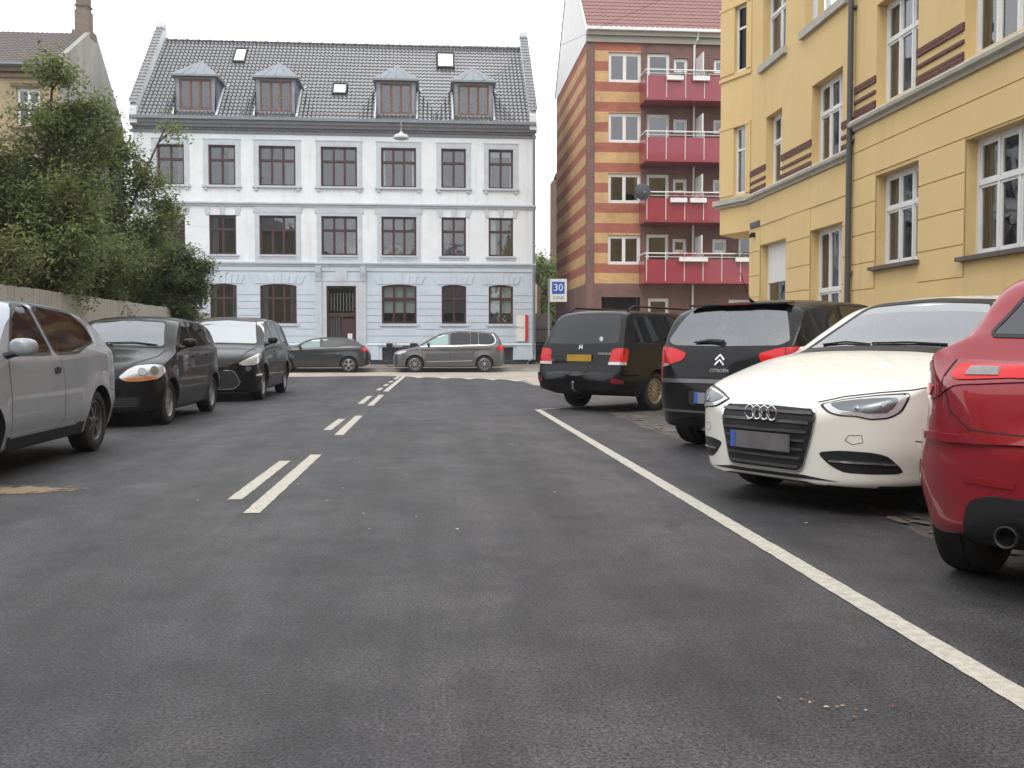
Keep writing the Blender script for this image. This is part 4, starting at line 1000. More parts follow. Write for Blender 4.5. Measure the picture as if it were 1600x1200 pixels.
    def wheel(c, s, side, spokes=5, rim=None, width=.205, rr=.66, style='five', tyre_sq=1):
        rim = rim or M['alloy']; r = c.wr; y = side*(c.W/2-.115-width/2+.085); x = c.L/2-s; h = width/2; mb = MB()
        rim_r = r*rr; sg = side
        prof = [(rim_r,-h*.85),(rim_r+.02,-h),(r-.035,-h*1.02),(r-.008,-h*.86),(r,-h*.6),(r-.006,-h*.32),(r,-h*.30),(r,0),(r,h*.30),(r-.006,h*.32),(r,h*.6),(r-.008,h*.86),(r-.035,h*1.02),(rim_r+.02,h),(rim_r,h*.85)]
        mb.lathe([(a, b*sg) for a, b in prof], (0,0,0), 1, 48)
        w = mb.build('wheel', M['rubber'], c.root, smooth=True); w.location = (x, y, r)
        mb = MB(); o = h*.82
        mb.lathe([(rim_r, o*sg),(rim_r-.012, (o+.006)*sg),(rim_r-.022,(o-.004)*sg),(rim_r-.03,(o-.05)*sg),(rim_r-.035,-o*sg)], (0,0,0), 1, 48)
        mb.lathe([(.001,(o-.005)*sg),(.028,(o-.006)*sg),(.045,(o-.014)*sg),(.055,(o-.03)*sg),(.055,(o-.09)*sg)], (0,0,0), 1, 24)
        for k in range(spokes):
            a = 2*math.pi*k/spokes+.3
            def pt(rad, t, yy): return (rad*math.cos(a)-t*math.sin(a), yy*sg, rad*math.sin(a)+t*math.cos(a))
            w0, w1 = (.028,.042) if spokes <= 6 else (.012,.02) if spokes > 9 else (.016,.028)
            segs = [(.03,w0,o-.012),(rim_r*.55,w0*.85,o-.012),(rim_r-.028,w1,o-.02)]
            for (ra,wa,ya),(rb,wb,yb) in zip(segs[:-1], segs[1:]):
                mb.add([pt(ra,-wa,ya),pt(ra,wa,ya),pt(rb,wb,yb),pt(rb,-wb,yb),pt(ra,-wa*1.2,ya-.035),pt(ra,wa*1.2,ya-.035),pt(rb,wb*1.2,yb-.03),pt(rb,-wb*1.2,yb-.03)], [(0,1,2,3),(0,1,5,4),(2,3,7,6),(1,2,6,5),(3,0,4,7)])
        rm = mb.build('rim', rim, w, smooth=True)
        mb = MB(); mb.lathe([(.001,(o-.08)*sg),(rim_r*.78,(o-.08)*sg),(rim_r*.8,(o-.1)*sg)], (0,0,0), 1, 32); mb.build('brake_disc', mat_disc, w)
        return w
    def wheels4(c, **k):
        for s in c.ws:
            for sd_ in (1,-1): c.wheel(s, sd_, **k)
    def mirror(c, s, z, m=None, y=None, sc=1, sides=(1,-1)):
        for sg in sides:
            yy = y or c.hw(s, z); sc = sc*.85
            bm = bmesh.new(); bmesh.ops.create_icosphere(bm, subdivisions=3, radius=1)
            for v in bm.verts:
                x_, y_, z_ = v.co; f = lambda t: math.copysign(abs(t)**.75, t)
                v.co = Vector((f(x_)*.065*sc+(.0), f(y_)*.115*sc, f(z_)*.075*sc))
                if v.co.x < -.035*sc: v.co.x = -.035*sc
                v.co.x -= abs(v.co.y)*.25
            me = bpy.data.meshes.new('mirror'); bm.to_mesh(me); bm.free(); me.materials.append(m or c.paint)
            me.polygons.foreach_set('use_smooth', [True]*len(me.polygons)); me.set_sharp_from_angle(angle=R(40))
            o = bpy.data.objects.new('mirror', me); COL.objects.link(o); o.parent = c.root; o.location = (c.L/2-s, sg*(yy+.14*sc), z+.08)
            mb = MB(); mb.tube([(0,-sg*.15*sc,-.075),(0,-sg*.02,-.045)], [.03,.025], 8); mb.build('mirror_foot', M['black'], o)
            mb = MB(); mb.add([(-.065*sc,-.08*sc,-.05*sc),(-.065*sc,.08*sc,-.05*sc),(-.065*sc,.08*sc,.05*sc),(-.065*sc,-.08*sc,.05*sc)], [(0,1,2,3)]); mb.build('mirror_glass', M['chrome'], o)
    def seats(c, s0=1.95, ds=.95, zs=.33, h=.62, m=None):
        m = m or M['seat']
        def seat(sx, y, w_):
            mb = MB(); x = c.L/2-sx
            mb.box(x-.25,x+.25,y-w_/2,y+w_/2,zs,zs+.16)
            mb.add([(x-.25,y-w_/2,zs+.1),(x-.25,y+w_/2,zs+.1),(x-.13,y+w_/2,zs+.1),(x-.13,y-w_/2,zs+.1),(x-.40,y-w_/2*.8,zs+h),(x-.40,y+w_/2*.8,zs+h),(x-.31,y+w_/2*.8,zs+h),(x-.31,y-w_/2*.8,zs+h)], [(0,1,2,3),(4,5,6,7),(0,1,5,4),(1,2,6,5),(2,3,7,6),(3,0,4,7)])
            n = 2 if w_ > .8 else 1
            for i in range(n):
                yy = y+(i-(n-1)/2)*w_*.55; mb.box(x-.43,x-.34,yy-.13,yy+.13,zs+h+.03,zs+h+.21)
            return mb.build('seat', m, c.root, bevel=.025)
        for y in (.36,-.36): seat(s0, y, .48)
        seat(s0+ds, 0, 1.2)
    def dash(c, s, z, yw=None, side=1):
        x = c.L/2-s; mb = MB(); w_ = (yw or c.W/2-.16); mb.prism([(x+.28,z-.05),(x+.1,z+.02),(x-.14,z),(x-.22,z-.12),(x-.2,z-.35),(x+.28,z-.35)], 1, -w_, w_) if False else mb.add([(xx, yy, zz) for yy in (-w_, w_) for xx, zz in ((x+.28,z-.05),(x+.1,z+.02),(x-.14,z),(x-.22,z-.12),(x-.2,z-.35),(x+.28,z-.35))], [(0,1,2,3,4,5),(6,7,8,9,10,11)]+[(i,(i+1)%6,6+(i+1)%6,6+i) for i in range(6)])
        mb.build('dashboard', M['dark'], c.root)
        mb = MB(); pts = [(x-.34+.05*math.sin(a), side*.36+.18*math.cos(a), z-.04+.17*math.sin(a)) for a in [i*2*math.pi/20 for i in range(21)]]; mb.tube(pts, .016, 6); mb.tube([pts[0], pts[10]], .02, 5); mb.build('steering_wheel', M['black'], c.root)
    def plate(c, y, z, v, m, w=.52, h=.11, out=.02, eu=True, tilt=0):
        d, u = c.view(v); q = c.hit((Vector((0,y,0)).dot(u), z), v, out)[0]; x = q.x; sg = 1 if v == 'F' else -1
        mb = MB(); mb.box(x-.006, x+.006, y-w/2, y+w/2, z-h/2, z+h/2); o = mb.build('number_plate', m, c.root, bevel=.003)
        if eu:
            yy = y-sg*(w/2-.022)*1; mb = MB(); mb.box(x+sg*.006, x+sg*.0085, yy-.02, yy+.02, z-h/2+.004, z+h/2-.004); mb.build('blue_strip', M['eublue'], o)
        return o
def smooth_poly(P, n):
    out_ = []; k = len(P)
    for i in range(k):
        p0, p1, p2 = Vector(P[i-1]), Vector(P[i]), Vector(P[(i+1) % k]); a = (p0-p1); b = (p2-p1)
        r = min(.35*a.length, .35*b.length, .06)
        A = p1+a.normalized()*r; B_ = p1+b.normalized()*r
        for j in range(n+1):
            t = j/n; q = A*(1-t)**2+p1*2*t*(1-t)+B_*t*t; out_.append((q.x, q.y))
    return out_
def smooth_line(P, n):
    out_ = []; k = len(P)
    for i in range(k-1):
        p0, p1, p2, p3 = [Vector(P[min(max(j,0),k-1)]) for j in (i-1,i,i+1,i+2)]
        for j in range(n):
            t = j/n; q = .5*((2*p1)+(-p0+p2)*t+(2*p0-5*p1+4*p2-p3)*t*t+(-p0+3*p1-3*p2+p3)*t**3); out_.append((q.x,q.y))
    out_.append(tuple(P[-1])); return out_
def densify(P, st, closed=True):
    o = []; n = len(P)
    for i in range(n if closed else n-1):
        a, b = Vector(P[i]), Vector(P[(i+1) % n]); k = max(1, math.ceil((b-a).length/st))
        for j in range(k): q = a.lerp(b, j/k); o.append((q.x,q.y))
    if not closed: o.append(tuple(P[-1]))
    return o
def clip(P, x0, x1, z0, z1):
    for ax, lim, sg in ((0,x0,1),(0,x1,-1),(1,z0,1),(1,z1,-1)):
        if not P: return []
        o = []; n = len(P)
        for i in range(n):
            a, b = P[i-1], P[i]; da, db = sg*(a[ax]-lim), sg*(b[ax]-lim)
            if da*db < 0: t = da/(da-db); o.append((a[0]+(b[0]-a[0])*t, a[1]+(b[1]-a[1])*t))
            if db >= 0: o.append(b)
        P = o
    return P
mat_disc = mat('brake_steel', (.08,.075,.07), .6, metal=.5)
M['seat'] = mat('grey_seat_cloth', (.07,.07,.075), .9)
M['seatpale'] = mat('pale_seat_cloth', (.35,.36,.34), .9)
M['eublue'] = mat('plate_blue', (.05,.12,.45), .4)
M['letter'] = mat('bright_badge', (.62,.63,.65), .35, metal=.3)
M['plate'] = mat('plate_smudged', (.42,.43,.45), .45, noise=.6, nscale=9, stretch=(1,1,.3))
M['plateY'] = mat('plate_yellow', (.55,.33,.04), .45, noise=.35, nscale=8)
P_white = paint('ivory_paint', (.80,.795,.735), dirt=.05, rough=.4)
P_black = paint('black_car_paint', (.010,.010,.011), dirt=.3)
P_black2 = paint('black_metallic_paint', (.010,.010,.011), flake=.1, dirt=.3)
for q_ in (P_black, P_black2):
    p_ = q_.node_tree.nodes['Principled BSDF']; p_.inputs['Coat Weight'].default_value = .45; p_.inputs['Specular IOR Level'].default_value = .12
P_dgrey = paint('dark_grey_paint', (.035,.037,.040), flake=.3, dirt=.2)
P_grey = paint('grey_metallic_paint', (.12,.12,.122), flake=.45, dirt=.12)
P_silver = paint('silver_paint', (.36,.395,.45), flake=.25, dirt=.12)
P_red = paint('deep_red_paint', (.30,.012,.022), flake=.15, dirt=.15)
def mirrored(pts): return [(-p[0], p[1]) for p in pts]
def m3(pts): return [(p[0], -p[1], p[2]) for p in pts]
def std_side(c, wins, m, sides='LR', cut=True, fm=None, frame=.022, curve=4, mats=None):
    for v in sides:
        for i, w_ in enumerate(wins):
            c.glass('side_window', w_, v, (mats[i] if mats else m), cut=(c.W/2+.3, .40) if cut else None, frame=frame, curve=curve, fm=fm)
def handles(c, pts, m, sides='LR'):
    for v in sides:
        for s, z in pts:
            c.patch('door_handle', [(s-.1,z-.012),(s+.1,z-.008),(s+.1,z+.016),(s-.1,z+.014)], v, m, out=.03, cell=.03, thick=.03, curve=3)

# ======== ivory hatchback facing the road, front in view
c = Car('hatchback_car', 'ivory white hatchback parked nose out with four interlocked rings on its grille', (4.27,7.75,-150,1.045), 4.31, 1.785,
    top=[(0,.57),(.03,.665),(.09,.735),(.25,.81),(.6,.925),(1.0,1.03),(1.25,1.075),(1.62,1.275),(1.95,1.44),(2.3,1.485),(2.9,1.49),(3.4,1.45),(3.75,1.35),(4.0,1.16),(4.18,.98),(4.31,.80)],
    bot=[(0,.27),(.05,.205),(.5,.19),(3.7,.18),(4.2,.25),(4.31,.42)], belt=[(0,.80),(1.1,.97),(2.4,1.02),(3.6,1.05),(4.31,1.0)],
    wheels=(.90,3.50), wr=.315, pf=(.58,2.5), pr=(.4,3), body=P_white, hood=.085, tum=.36, shoulder=.022)
G = [(-.285,.275),(.285,.275),(.32,.31),(.385,.55),(.398,.635),(.37,.69),(.0,.70),(-.37,.69),(-.398,.635),(-.385,.55),(-.32,.31)]
c.patch('grille_frame', G, 'F', M['chrome'], out=.012, thick=.03, curve=3)
Gi = [(p[0]*.96, .488+(p[1]-.488)*.95) for p in G]
gr = c.patch('grille', Gi, 'F', M['black'], out=.016, thick=.01, cell=.03, curve=3)
mb = MB()
for i in range(7):
    z = .31+i*.057; wd = .285+.1*(z-.275)/.40
    c.strip(mb, [(-wd+.01,z),(0,z),(wd-.01,z)], 'F', .016, .030, raised=.012)
mb.build('grille_bars', mat('grille_bar_grey', (.10,.10,.105), .3, metal=.4), gr, smooth=True)
mb = MB()
for i in range(4):
    yc = (i-1.5)*.061; q = [c.hit((yc+.040*math.cos(a), .632+.040*math.sin(a)), 'F', .042)[0] for a in [k*2*math.pi/28 for k in range(29)]]; x0 = max(v.x for v in q)
    mb.tube([(x0, v.y, v.z) for v in q], .0065, 8, caps=False)
mb.build('emblem', M['chrome'], gr, smooth=True)
c.plate(0, .46, 'F', mat('plate_smudged_front', (.18,.175,.185), .5, noise=.5, nscale=6, stretch=(1,1,.3)), out=.045, w=.50, h=.115)
HLp = [(.06,.39,.715),(.10,.44,.665),(.14,.50,.65),(.20,.575,.65),(.26,.64,.63),(.35,.71,.64),(.41,.76,.68),(.46,.795,.80),(.31,.67,.785),(.15,.52,.755)]
for pp, v in ((HLp, 32), (m3(HLp), -32)):
    f = c.patch('headlight', pp, v, M['black'], out=.003, cell=.03, curve=3)
    cx = sum(p[0] for p in pp)/len(pp); cy = sum(p[1] for p in pp)/len(pp); cz = sum(p[2] for p in pp)/len(pp)
    k = [(cx+(p[0]-cx)*.92, cy+(p[1]-cy)*.92, cz+(p[2]-cz)*.86) for p in pp]
    c.patch('reflector', k, v, M['clearlens'], out=.008, cell=.02, curve=3, parent=f)
    k = [(cx+(p[0]-cx)*.74+.0, cy+(p[1]-cy)*.74, cz+.012+(p[2]-cz)*.55) for p in pp]
    c.patch('bezel', k, v, mat('lamp_dark_chrome', (.16,.17,.18), .25, metal=.7), out=.012, cell=.02, curve=3, parent=f)
    d, u = c.view(v); sg = 1 if v > 0 else -1
    for (s_, y_, z_, r_) in ((.33,.69,.71,.032),(.20,.585,.70,.018)):
        q, n_ = c.hit(c.to_u((s_, sg*y_, z_), v), v, .014); mb = MB(); b_ = n_.cross(Vector((0,0,1))).normalized(); t_ = n_.cross(b_)
        vs = [tuple(q+n_*.006)]+[tuple(q+(b_*math.cos(a)+t_*math.sin(a))*r_*f_+n_*h_) for f_, h_ in ((.6,.004),(1,0)) for a in [j*2*math.pi/20 for j in range(20)]]
        mb.add(vs, [(0,1+j,1+(j+1)%20) for j in range(20)]+[(1+j,1+(j+1)%20,21+(j+1)%20,21+j) for j in range(20)]); mb.build('lens', mat('projector_lens', (.25,.27,.30), .08, metal=.6, coat=1), f, smooth=True)
FG = [(.08,.38,.415),(.12,.52,.435),(.24,.67,.43),(.31,.74,.41),(.37,.82,.295),(.24,.70,.29),(.13,.54,.295),(.09,.46,.34)]
for pp, v in ((FG, 25), (m3(FG), -25)):
    f = c.patch('air_intake', pp, v, M['black'], out=.002, cell=.03, curve=2)
    mb = MB(); sg = 1 if v > 0 else -1; c.strip(mb, [(.09,sg*.46,.365),(.24,sg*.67,.362),(.34,sg*.77,.356)], v, .012, .012, raised=.012); mb.build('intake_bar', M['chrome'], f)
c.patch('lower_intake', [(-.52,.236),(-.3,.262),(.3,.262),(.52,.236),(.3,.238),(-.3,.238)], 'F', M['black'], out=.004, cell=.02)
c.seams([([(.05,.39,.728),(.15,.52,.768),(.31,.67,.797),(.46,.795,.815),(.80,.88,.86)], 32), ([(.08,-.42,.705),(.20,-.57,.742),(.42,-.74,.775),(.60,-.85,.80)], -32), ([(.62,.52),(.48,.49),(.40,.50)][::-1], 'L'),
    ([(1.25,.25),(1.22,.6),(1.28,.96)], 'L'), ([(2.35,.25),(2.4,.6),(2.38,1.0)], 'L'), ([(1.25,.25),(1.22,.6),(1.28,.96)], 'R')])
mb = MB()
for sg in (1,-1):
    c.strip(mb, [(.10*1,sg*.565,.50),(.12,sg*.58,.53),(.15,sg*.65,.535),(.15,sg*.66,.49),(.13,sg*.60,.475),(.10,sg*.565,.50)], 25*sg, .004, .0015)
mb.build('tow_cover', M['dark'], c.obj, fix=False)
c.glass('windscreen', [(-.68,1.06),(-.35,1.08),(.0,1.085),(.35,1.08),(.68,1.06),(.61,1.20),(.52,1.40),(.0,1.43),(-.52,1.40),(-.61,1.20)], 'F', M['screen'], cut=(c.L/2+.3, .4), frame=.03)
std_side(c, [[(1.60,1.04),(2.35,1.055),(2.35,1.40),(2.05,1.36),(1.75,1.19)], [(2.43,1.06),(3.2,1.08),(3.62,1.11),(3.3,1.33),(2.8,1.41),(2.43,1.42)]], M['carglass'])
c.glass('rear_window', [(-.5,1.03),(.5,1.03),(.44,1.3),(-.44,1.3)], 'B', M['tint'], frame=.02)
c.finish((1.45, 3.9)); c.wheels4(spokes=5); c.mirror(1.65, .95); c.dash(1.55, .95); c.seats(2.1); handles(c, [(2.2,.87)], P_white)
mb = MB(); q1 = [c.hit((y, z), 'F', .012)[0] for y, z in ((.5,1.09),(.2,1.105),(-.1,1.10))]; mb.tube(q1, .008, 5); q1 = [c.hit((y, z), 'F', .012)[0] for y, z in ((-.1,1.09),(-.35,1.11),(-.55,1.09))]; mb.tube(q1, .008, 5); mb.build('wiper', M['black'], c.root)

# ======== black hatchback with a double chevron, rear in view
c = Car('hatchback_car', 'black hatchback parked nose in beside the ivory car, chevron badge on its tailgate', (4.70,11.42,40.0), 4.20, 1.77,
    top=[(0,.55),(.05,.68),(.25,.80),(.8,.95),(1.1,1.03),(1.5,1.28),(1.95,1.47),(2.5,1.545),(3.1,1.545),(3.6,1.505),(3.80,1.47),(3.88,1.40),(4.0,1.22),(4.08,1.08),(4.13,.98),(4.16,.82),(4.20,.60)],
    bot=[(0,.3),(.1,.2),(3.6,.2),(4.05,.25),(4.20,.36)], belt=[(0,.85),(1.1,.98),(2.6,1.02),(4.2,1.06)],
    wheels=(.82,3.43), wr=.315, pf=(.5,2.4), pr=(.42,2.9), body=P_black, tum=.34, crown=.09)
c.glass('rear_window', [(-.70,1.115),(-.60,1.07),(0,1.06),(.60,1.07),(.70,1.115),(.62,1.30),(.54,1.435),(0,1.45),(-.54,1.435),(-.62,1.30)], 'B', glassmat('rear_glass_pale', (.88,.94,.92), 2.6), cut=(c.L/2+.3, .5), frame=.0)
std_side(c, [[(1.5,1.05),(2.35,1.07),(2.35,1.46),(2.0,1.42),(1.7,1.25)], [(2.43,1.07),(3.1,1.09),(3.1,1.475),(2.43,1.475)], [(3.17,1.10),(3.5,1.13),(3.42,1.32),(3.22,1.42)]], M['carglass'], cut=True)
c.glass('windscreen', [(-.62,1.06),(.62,1.06),(.5,1.42),(-.5,1.42)], 'F', M['carglass'], cut=(c.L/2+.3, .4))
c.finish((1.35, 3.98)); c.wheels4(spokes=5); c.mirror(1.55, 1.0); c.seats(2.0, 1.05, .38, .62, M['seatpale']); c.dash(1.5, 1.0)
TL = [(3.88,.86,1.03),(4.00,.80,1.06),(4.10,.62,1.045),(4.13,.42,.99),(4.13,.44,.92),(4.10,.62,.865),(4.06,.76,.84),(4.08,.80,.69),(4.0,.84,.67),(3.93,.87,.87)]
for pp, v in ((TL, 155), (m3(TL), -155)):
    f = c.patch('tail_light', pp, v, M['redglass'], out=.007, cell=.02, curve=3)
    sg = 1 if v > 0 else -1
    c.patch('reversing_lens', [(4.06,sg*.70,.885),(4.09,sg*.62,.885),(4.1,sg*.62,.86),(4.06,sg*.70,.85)], v, M['clearlens'], out=.013, cell=.015, parent=f)
    mb = MB(); c.strip(mb, [(4.05,sg*.665,1.045),(4.07,sg*.67,.85)], v, .008, .0085); mb.build('lens_joint', M['dark'], f, fix=False)
mb = MB()
for y0 in (.875,.925):
    pts = [(-.05,y0),(0,y0+.05),(.05,y0)]
    c.strip(mb, pts, 'B', .018, .014, raised=.012)
eb = mb.build('emblem', M['chrome'], c.obj)
x = c.hit((0,.83), 'B', .006)[0].x; RB = Matrix.Rotation(-math.pi/2, 3, 'Z') @ RF
add_text('lettering', 'CITROËN', .046, M['letter'], c.obj, Vector((x,0,.82)), RB, sx=1.1)
c.patch('bumper_step', [(-.72,.69),(.72,.69),(.74,.73),(-.74,.73)], 'B', mat('bumper_grey_edge', (.10,.10,.105), .3, coat=1), out=.022, thick=.04, cell=.025, curve=2)
c.patch('plate_recess', [(-.34,.47),(.34,.47),(.34,.62),(-.34,.62)], 'B', M['dark'], out=.002, curve=3)
c.plate(0, .545, 'B', mat('plate_smudged_rear', (.30,.32,.37), .5, noise=.4, nscale=6, stretch=(1,1,.3)), out=.02, w=.50)
mb = MB(); c.strip(mb, [(-.78,.40),(-.4,.405),(.4,.405),(.78,.40)], 'B', .02, .01, raised=.01); mb.build('bumper_trim', mat('bumper_trim_grey', (.09,.09,.095), .4), c.obj)
c.seams([([(-.76,.93),(-.70,.75),(-.4,.745),(.4,.745),(.70,.75),(.76,.93)], 'B'), ([(.66,1.49),(.74,1.2),(.80,1.12)], 'B'), ([(-.66,1.49),(-.74,1.2),(-.80,1.12)], 'B'), ([(2.4,.25),(2.4,1.05)], 'R'), ([(3.2,.9),(3.15,.6),(3.0,.35)], 'R'), ([(1.3,.3),(1.3,1.0)], 'R')])
mb = MB(); mb.add([(c.L/2-3.70,-.56,1.475),(c.L/2-3.70,.56,1.475),(c.L/2-3.87,.58,1.47),(c.L/2-3.87,-.58,1.47),(c.L/2-3.70,-.56,1.50),(c.L/2-3.70,.56,1.50),(c.L/2-3.86,.58,1.49),(c.L/2-3.86,-.58,1.49)], [(0,3,2,1),(4,5,6,7),(0,1,5,4),(1,2,6,5),(2,3,7,6),(3,0,4,7)]); sp = mb.build('spoiler', P_black, c.root, bevel=.008)
mb = MB(); x_ = c.L/2-3.862; mb.box(x_-.014,x_,-.17,.17,1.472,1.488); mb.build('brake_light', mat('brake_lens_dark', (.16,.01,.012), .2, coat=1), sp)
mb = MB(); q1 = [c.hit(c.to_u(p,'B'), 'B', .02)[0] for p in ((0,1.09),(.16,1.105),(.34,1.09))]; mb.tube(q1, [.026,.02,.008], 8); mb.build('wiper', M['black'], c.root)
mb = MB(); mb.tube([(c.L/2-3.55,0,1.51),(c.L/2-3.62,0,1.54)], .016, 8); mb.tube([(c.L/2-3.6,0,1.53),(c.L/2-3.80,.0,1.80)], .004, 5); mb.build('aerial', M['black'], c.root)

# ======== black estate car with yellow number plate, rear in view
c = Car('estate_car', 'black high-roofed estate car with a yellow number plate and tow hook', (4.34,18.35,43.0), 4.75, 1.78,
    top=[(0,.55),(.05,.70),(.3,.82),(1.0,.95),(1.25,1.04),(1.7,1.35),(2.1,1.56),(2.6,1.63),(3.6,1.645),(4.15,1.635),(4.30,1.60),(4.42,1.42),(4.53,1.2),(4.60,1.05),(4.64,.85),(4.68,.62),(4.75,.58)],
    bot=[(0,.3),(.1,.2),(4.2,.24),(4.6,.32),(4.75,.34)], belt=[(0,.85),(1.2,1.0),(4.75,1.04)],
    wheels=(.92,3.72), wr=.315, pf=(.5,2.4), pr=(.22,4.2), body=P_black2, tum=.28, crown=.08)
c.glass('rear_window', [(-.72,1.10),(0,1.08),(.72,1.10),(.66,1.35),(.60,1.55),(0,1.57),(-.60,1.55),(-.66,1.35)], 'B', M['tint'], frame=.0)
std_side(c, [[(1.7,1.06),(2.5,1.07),(2.5,1.54),(2.1,1.48)], [(2.6,1.07),(3.45,1.08),(3.45,1.56),(2.6,1.56)], [(3.55,1.09),(4.30,1.11),(4.15,1.52),(3.55,1.56)]], M['tint'], cut=False, frame=.015)
c.glass('windscreen', [(-.62,1.06),(.62,1.06),(.5,1.5),(-.5,1.5)], 'F', M['tint'])
c.finish(None); c.wheels4(spokes=14, rim=M['goldalloy']); c.mirror(1.75, 1.0)
TL = [(4.50,.87,1.02),(4.62,.74,1.02),(4.66,.66,1.00),(4.68,.60,.76),(4.55,.86,.76)]
for pp, v in ((TL, 150), (m3(TL), -150)):
    f = c.patch('tail_light', pp, v, M['redglass'], out=.006, cell=.04, curve=2)
    sg = 1 if v > 0 else -1
    c.patch('reversing_lens', [(4.55,sg*.86,.80),(4.68,sg*.61,.80),(4.68,sg*.60,.755),(4.55,sg*.86,.755)], v, M['clearlens'], out=.009, cell=.03, parent=f)
c.patch('bumper', [(-.86,.36),(.86,.36),(.89,.62),(-.89,.62)], 'B', P_black2, out=.035, thick=.12, curve=4)
for sg in (1,-1): c.patch('reflector', [(sg*.70,.47),(sg*.83,.47),(sg*.83,.53),(sg*.70,.53)], 'B', mat('dark_red_reflector', (.2,.01,.03), .3), out=.042, cell=.04)
c.plate(0, .86, 'B', M['plateY'], out=.02, w=.50, eu=False)
RB = Matrix.Rotation(-math.pi/2, 3, 'Z') @ RF
x = c.hit((0,.9), 'B', .006)[0].x
add_text('lettering', 'HONDA', .05, M['letter'], c.obj, Vector((x-.005,-.50,.93)), RB, sx=1.4)
add_text('lettering', 'ES', .065, M['letter'], c.obj, Vector((x-.005,.56,.80)), RB, sx=1.2)
add_text('lettering', 'SHUTTLE', .03, mat('dull_chrome', (.2,.2,.2), .4, metal=.5), c.obj, Vector((x-.005,.56,.90)), RB, sx=1.4)
mb = MB()
for a, b in (((-.03,1.00),(-.022,1.07)),((.03,1.00),(.022,1.07)),((-.026,1.032),(.026,1.032))): c.strip(mb, [a, b], 'B', .012, .012)
mb.build('emblem', M['chrome'], c.obj)
mb = MB(); X = c.L/2-4.74; mb.tube([(X+.25,0,.34),(X-.02,0,.33),(X-.08,0,.37),(X-.08,0,.45)], .014, 8); mb.lathe([(0,.44),(.02,.445),(.026,.465),(.02,.485),(0,.49)], (X-.08,0,0), 2, 12); mb.build('tow_hook', M['steel'], c.root)
for sg in (1,-1):
    mb = MB(); mb.tube([(c.L/2-2.2,sg*.60,1.60),(c.L/2-2.3,sg*.60,1.685),(c.L/2-4.0,sg*.60,1.695),(c.L/2-4.15,sg*.60,1.62)], .018, 8); mb.build('roof_rail', M['black'], c.root)
mb = MB(); mb.lathe([(0,.0),(.035,.0),(.04,.006),(0,.008)], (0,0,0), 0, 16, 0); st = mb.build('sticker', M['whitepaint'], c.obj); q = c.hit(c.to_u((-.38,1.16),'B'), 'B', .012)[0]; st.location = q; st.scale = (-1,1,1)
c.seams([([(-.80,.63),(-.72,.66),(.72,.66),(.80,.63)], 'B'), ([(3.5,.3),(3.5,1.08)], 'R'), ([(2.55,.3),(2.55,1.08)], 'R')])

# ======== deep red hatchback, rear corner in view at the right edge
c = Car('hatchback_car', 'dark red hatchback cut off by the right edge, its tail lights and exhaust nearest', (4.47,5.10,41.0), 4.35, 1.81,
    top=[(0,.55),(.05,.68),(.3,.80),(.9,.93),(1.2,1.0),(1.7,1.28),(2.2,1.47),(2.6,1.52),(3.2,1.50),(3.6,1.44),(3.78,1.40),(3.92,1.25),(4.06,1.10),(4.13,1.02),(4.20,.98),(4.26,.86),(4.29,.73),(4.33,.68),(4.35,.5)],
    bot=[(0,.3),(.1,.2),(3.6,.2),(4.15,.26),(4.35,.38)], belt=[(0,.85),(1.2,.96),(2.4,1.02),(3.6,1.08),(4.35,1.04)],
    wheels=(.88,3.62), wr=.335, pf=(.5,2.4), pr=(.50,2.5), body=P_red, tum=.46, crown=.09, shoulder=.15, flare=.03)
c.glass('rear_window', [(-.60,1.12),(0,1.105),(.60,1.12),(.55,1.20),(.46,1.36),(0,1.38),(-.46,1.36),(-.55,1.20)], 'B', M['carglass'], cut=(c.L/2+.3, .5), frame=.012)
std_side(c, [[(1.7,1.03),(2.4,1.05),(2.4,1.38),(2.0,1.32)], [(2.5,1.06),(3.5,1.12),(3.2,1.31),(2.6,1.39)]], M['carglass'], cut=False)
c.finish((1.6, 3.9)); c.wheels4(spokes=5); c.mirror(1.7, 1.0); c.seats(2.1)
TL = [(3.92,.86,.99),(4.02,.77,1.015),(4.16,.57,1.01),(4.22,.25,.985),(4.25,.25,.935),(4.22,.50,.92),(4.16,.66,.905),(4.12,.73,.86),(4.05,.80,.83),(3.95,.87,.87)]
dk = mat('dark_red_lens', (.30,.010,.016), .15, coat=1, noise=.3, nscale=20)
for pp, v in ((TL, 148), (m3(TL), -148)):
    sg = 1 if v > 0 else -1
    f = c.patch('tail_light', pp, v, dk, out=.007, cell=.02, curve=3)
    c.patch('bright_band', [(4.12,sg*.68,.995),(4.20,sg*.30,.98),(4.225,sg*.30,.945),(4.15,sg*.63,.925),(4.12,sg*.68,.94)], v, M['redglass'], out=.012, cell=.02, parent=f, curve=2)  # band of brighter red lens laid over the dark one
    c.patch('lower_lens', [(4.08,sg*.76,.90),(4.05,sg*.80,.85),(3.99,sg*.84,.86),(4.01,sg*.83,.91)], v, M['redglass'], out=.012, cell=.02, parent=f, curve=2)
    c.patch('reversing_lens', [(4.15,sg*.63,.98),(4.17,sg*.50,.975),(4.185,sg*.49,.945),(4.16,sg*.62,.945)], v, M['dimlens'], out=.016, cell=.015, parent=f)
    mb = MB(); c.strip(mb, [(4.10,sg*.705,1.01),(4.10,sg*.70,.88)], v, .007, .0095); mb.build('lens_joint', M['dark'], f, fix=False)
c.seams([([(-.76,1.0),(-.70,.80),(-.60,.725),(-.3,.71),(.3,.71),(.60,.725),(.70,.80),(.76,1.0)], 'B')], .006)
c.patch('rear_diffuser', [(-.62,.25),(.62,.25),(.58,.43),(.50,.465),(-.50,.465),(-.58,.43)], 'B', M['black'], out=.03, thick=.05, curve=4)
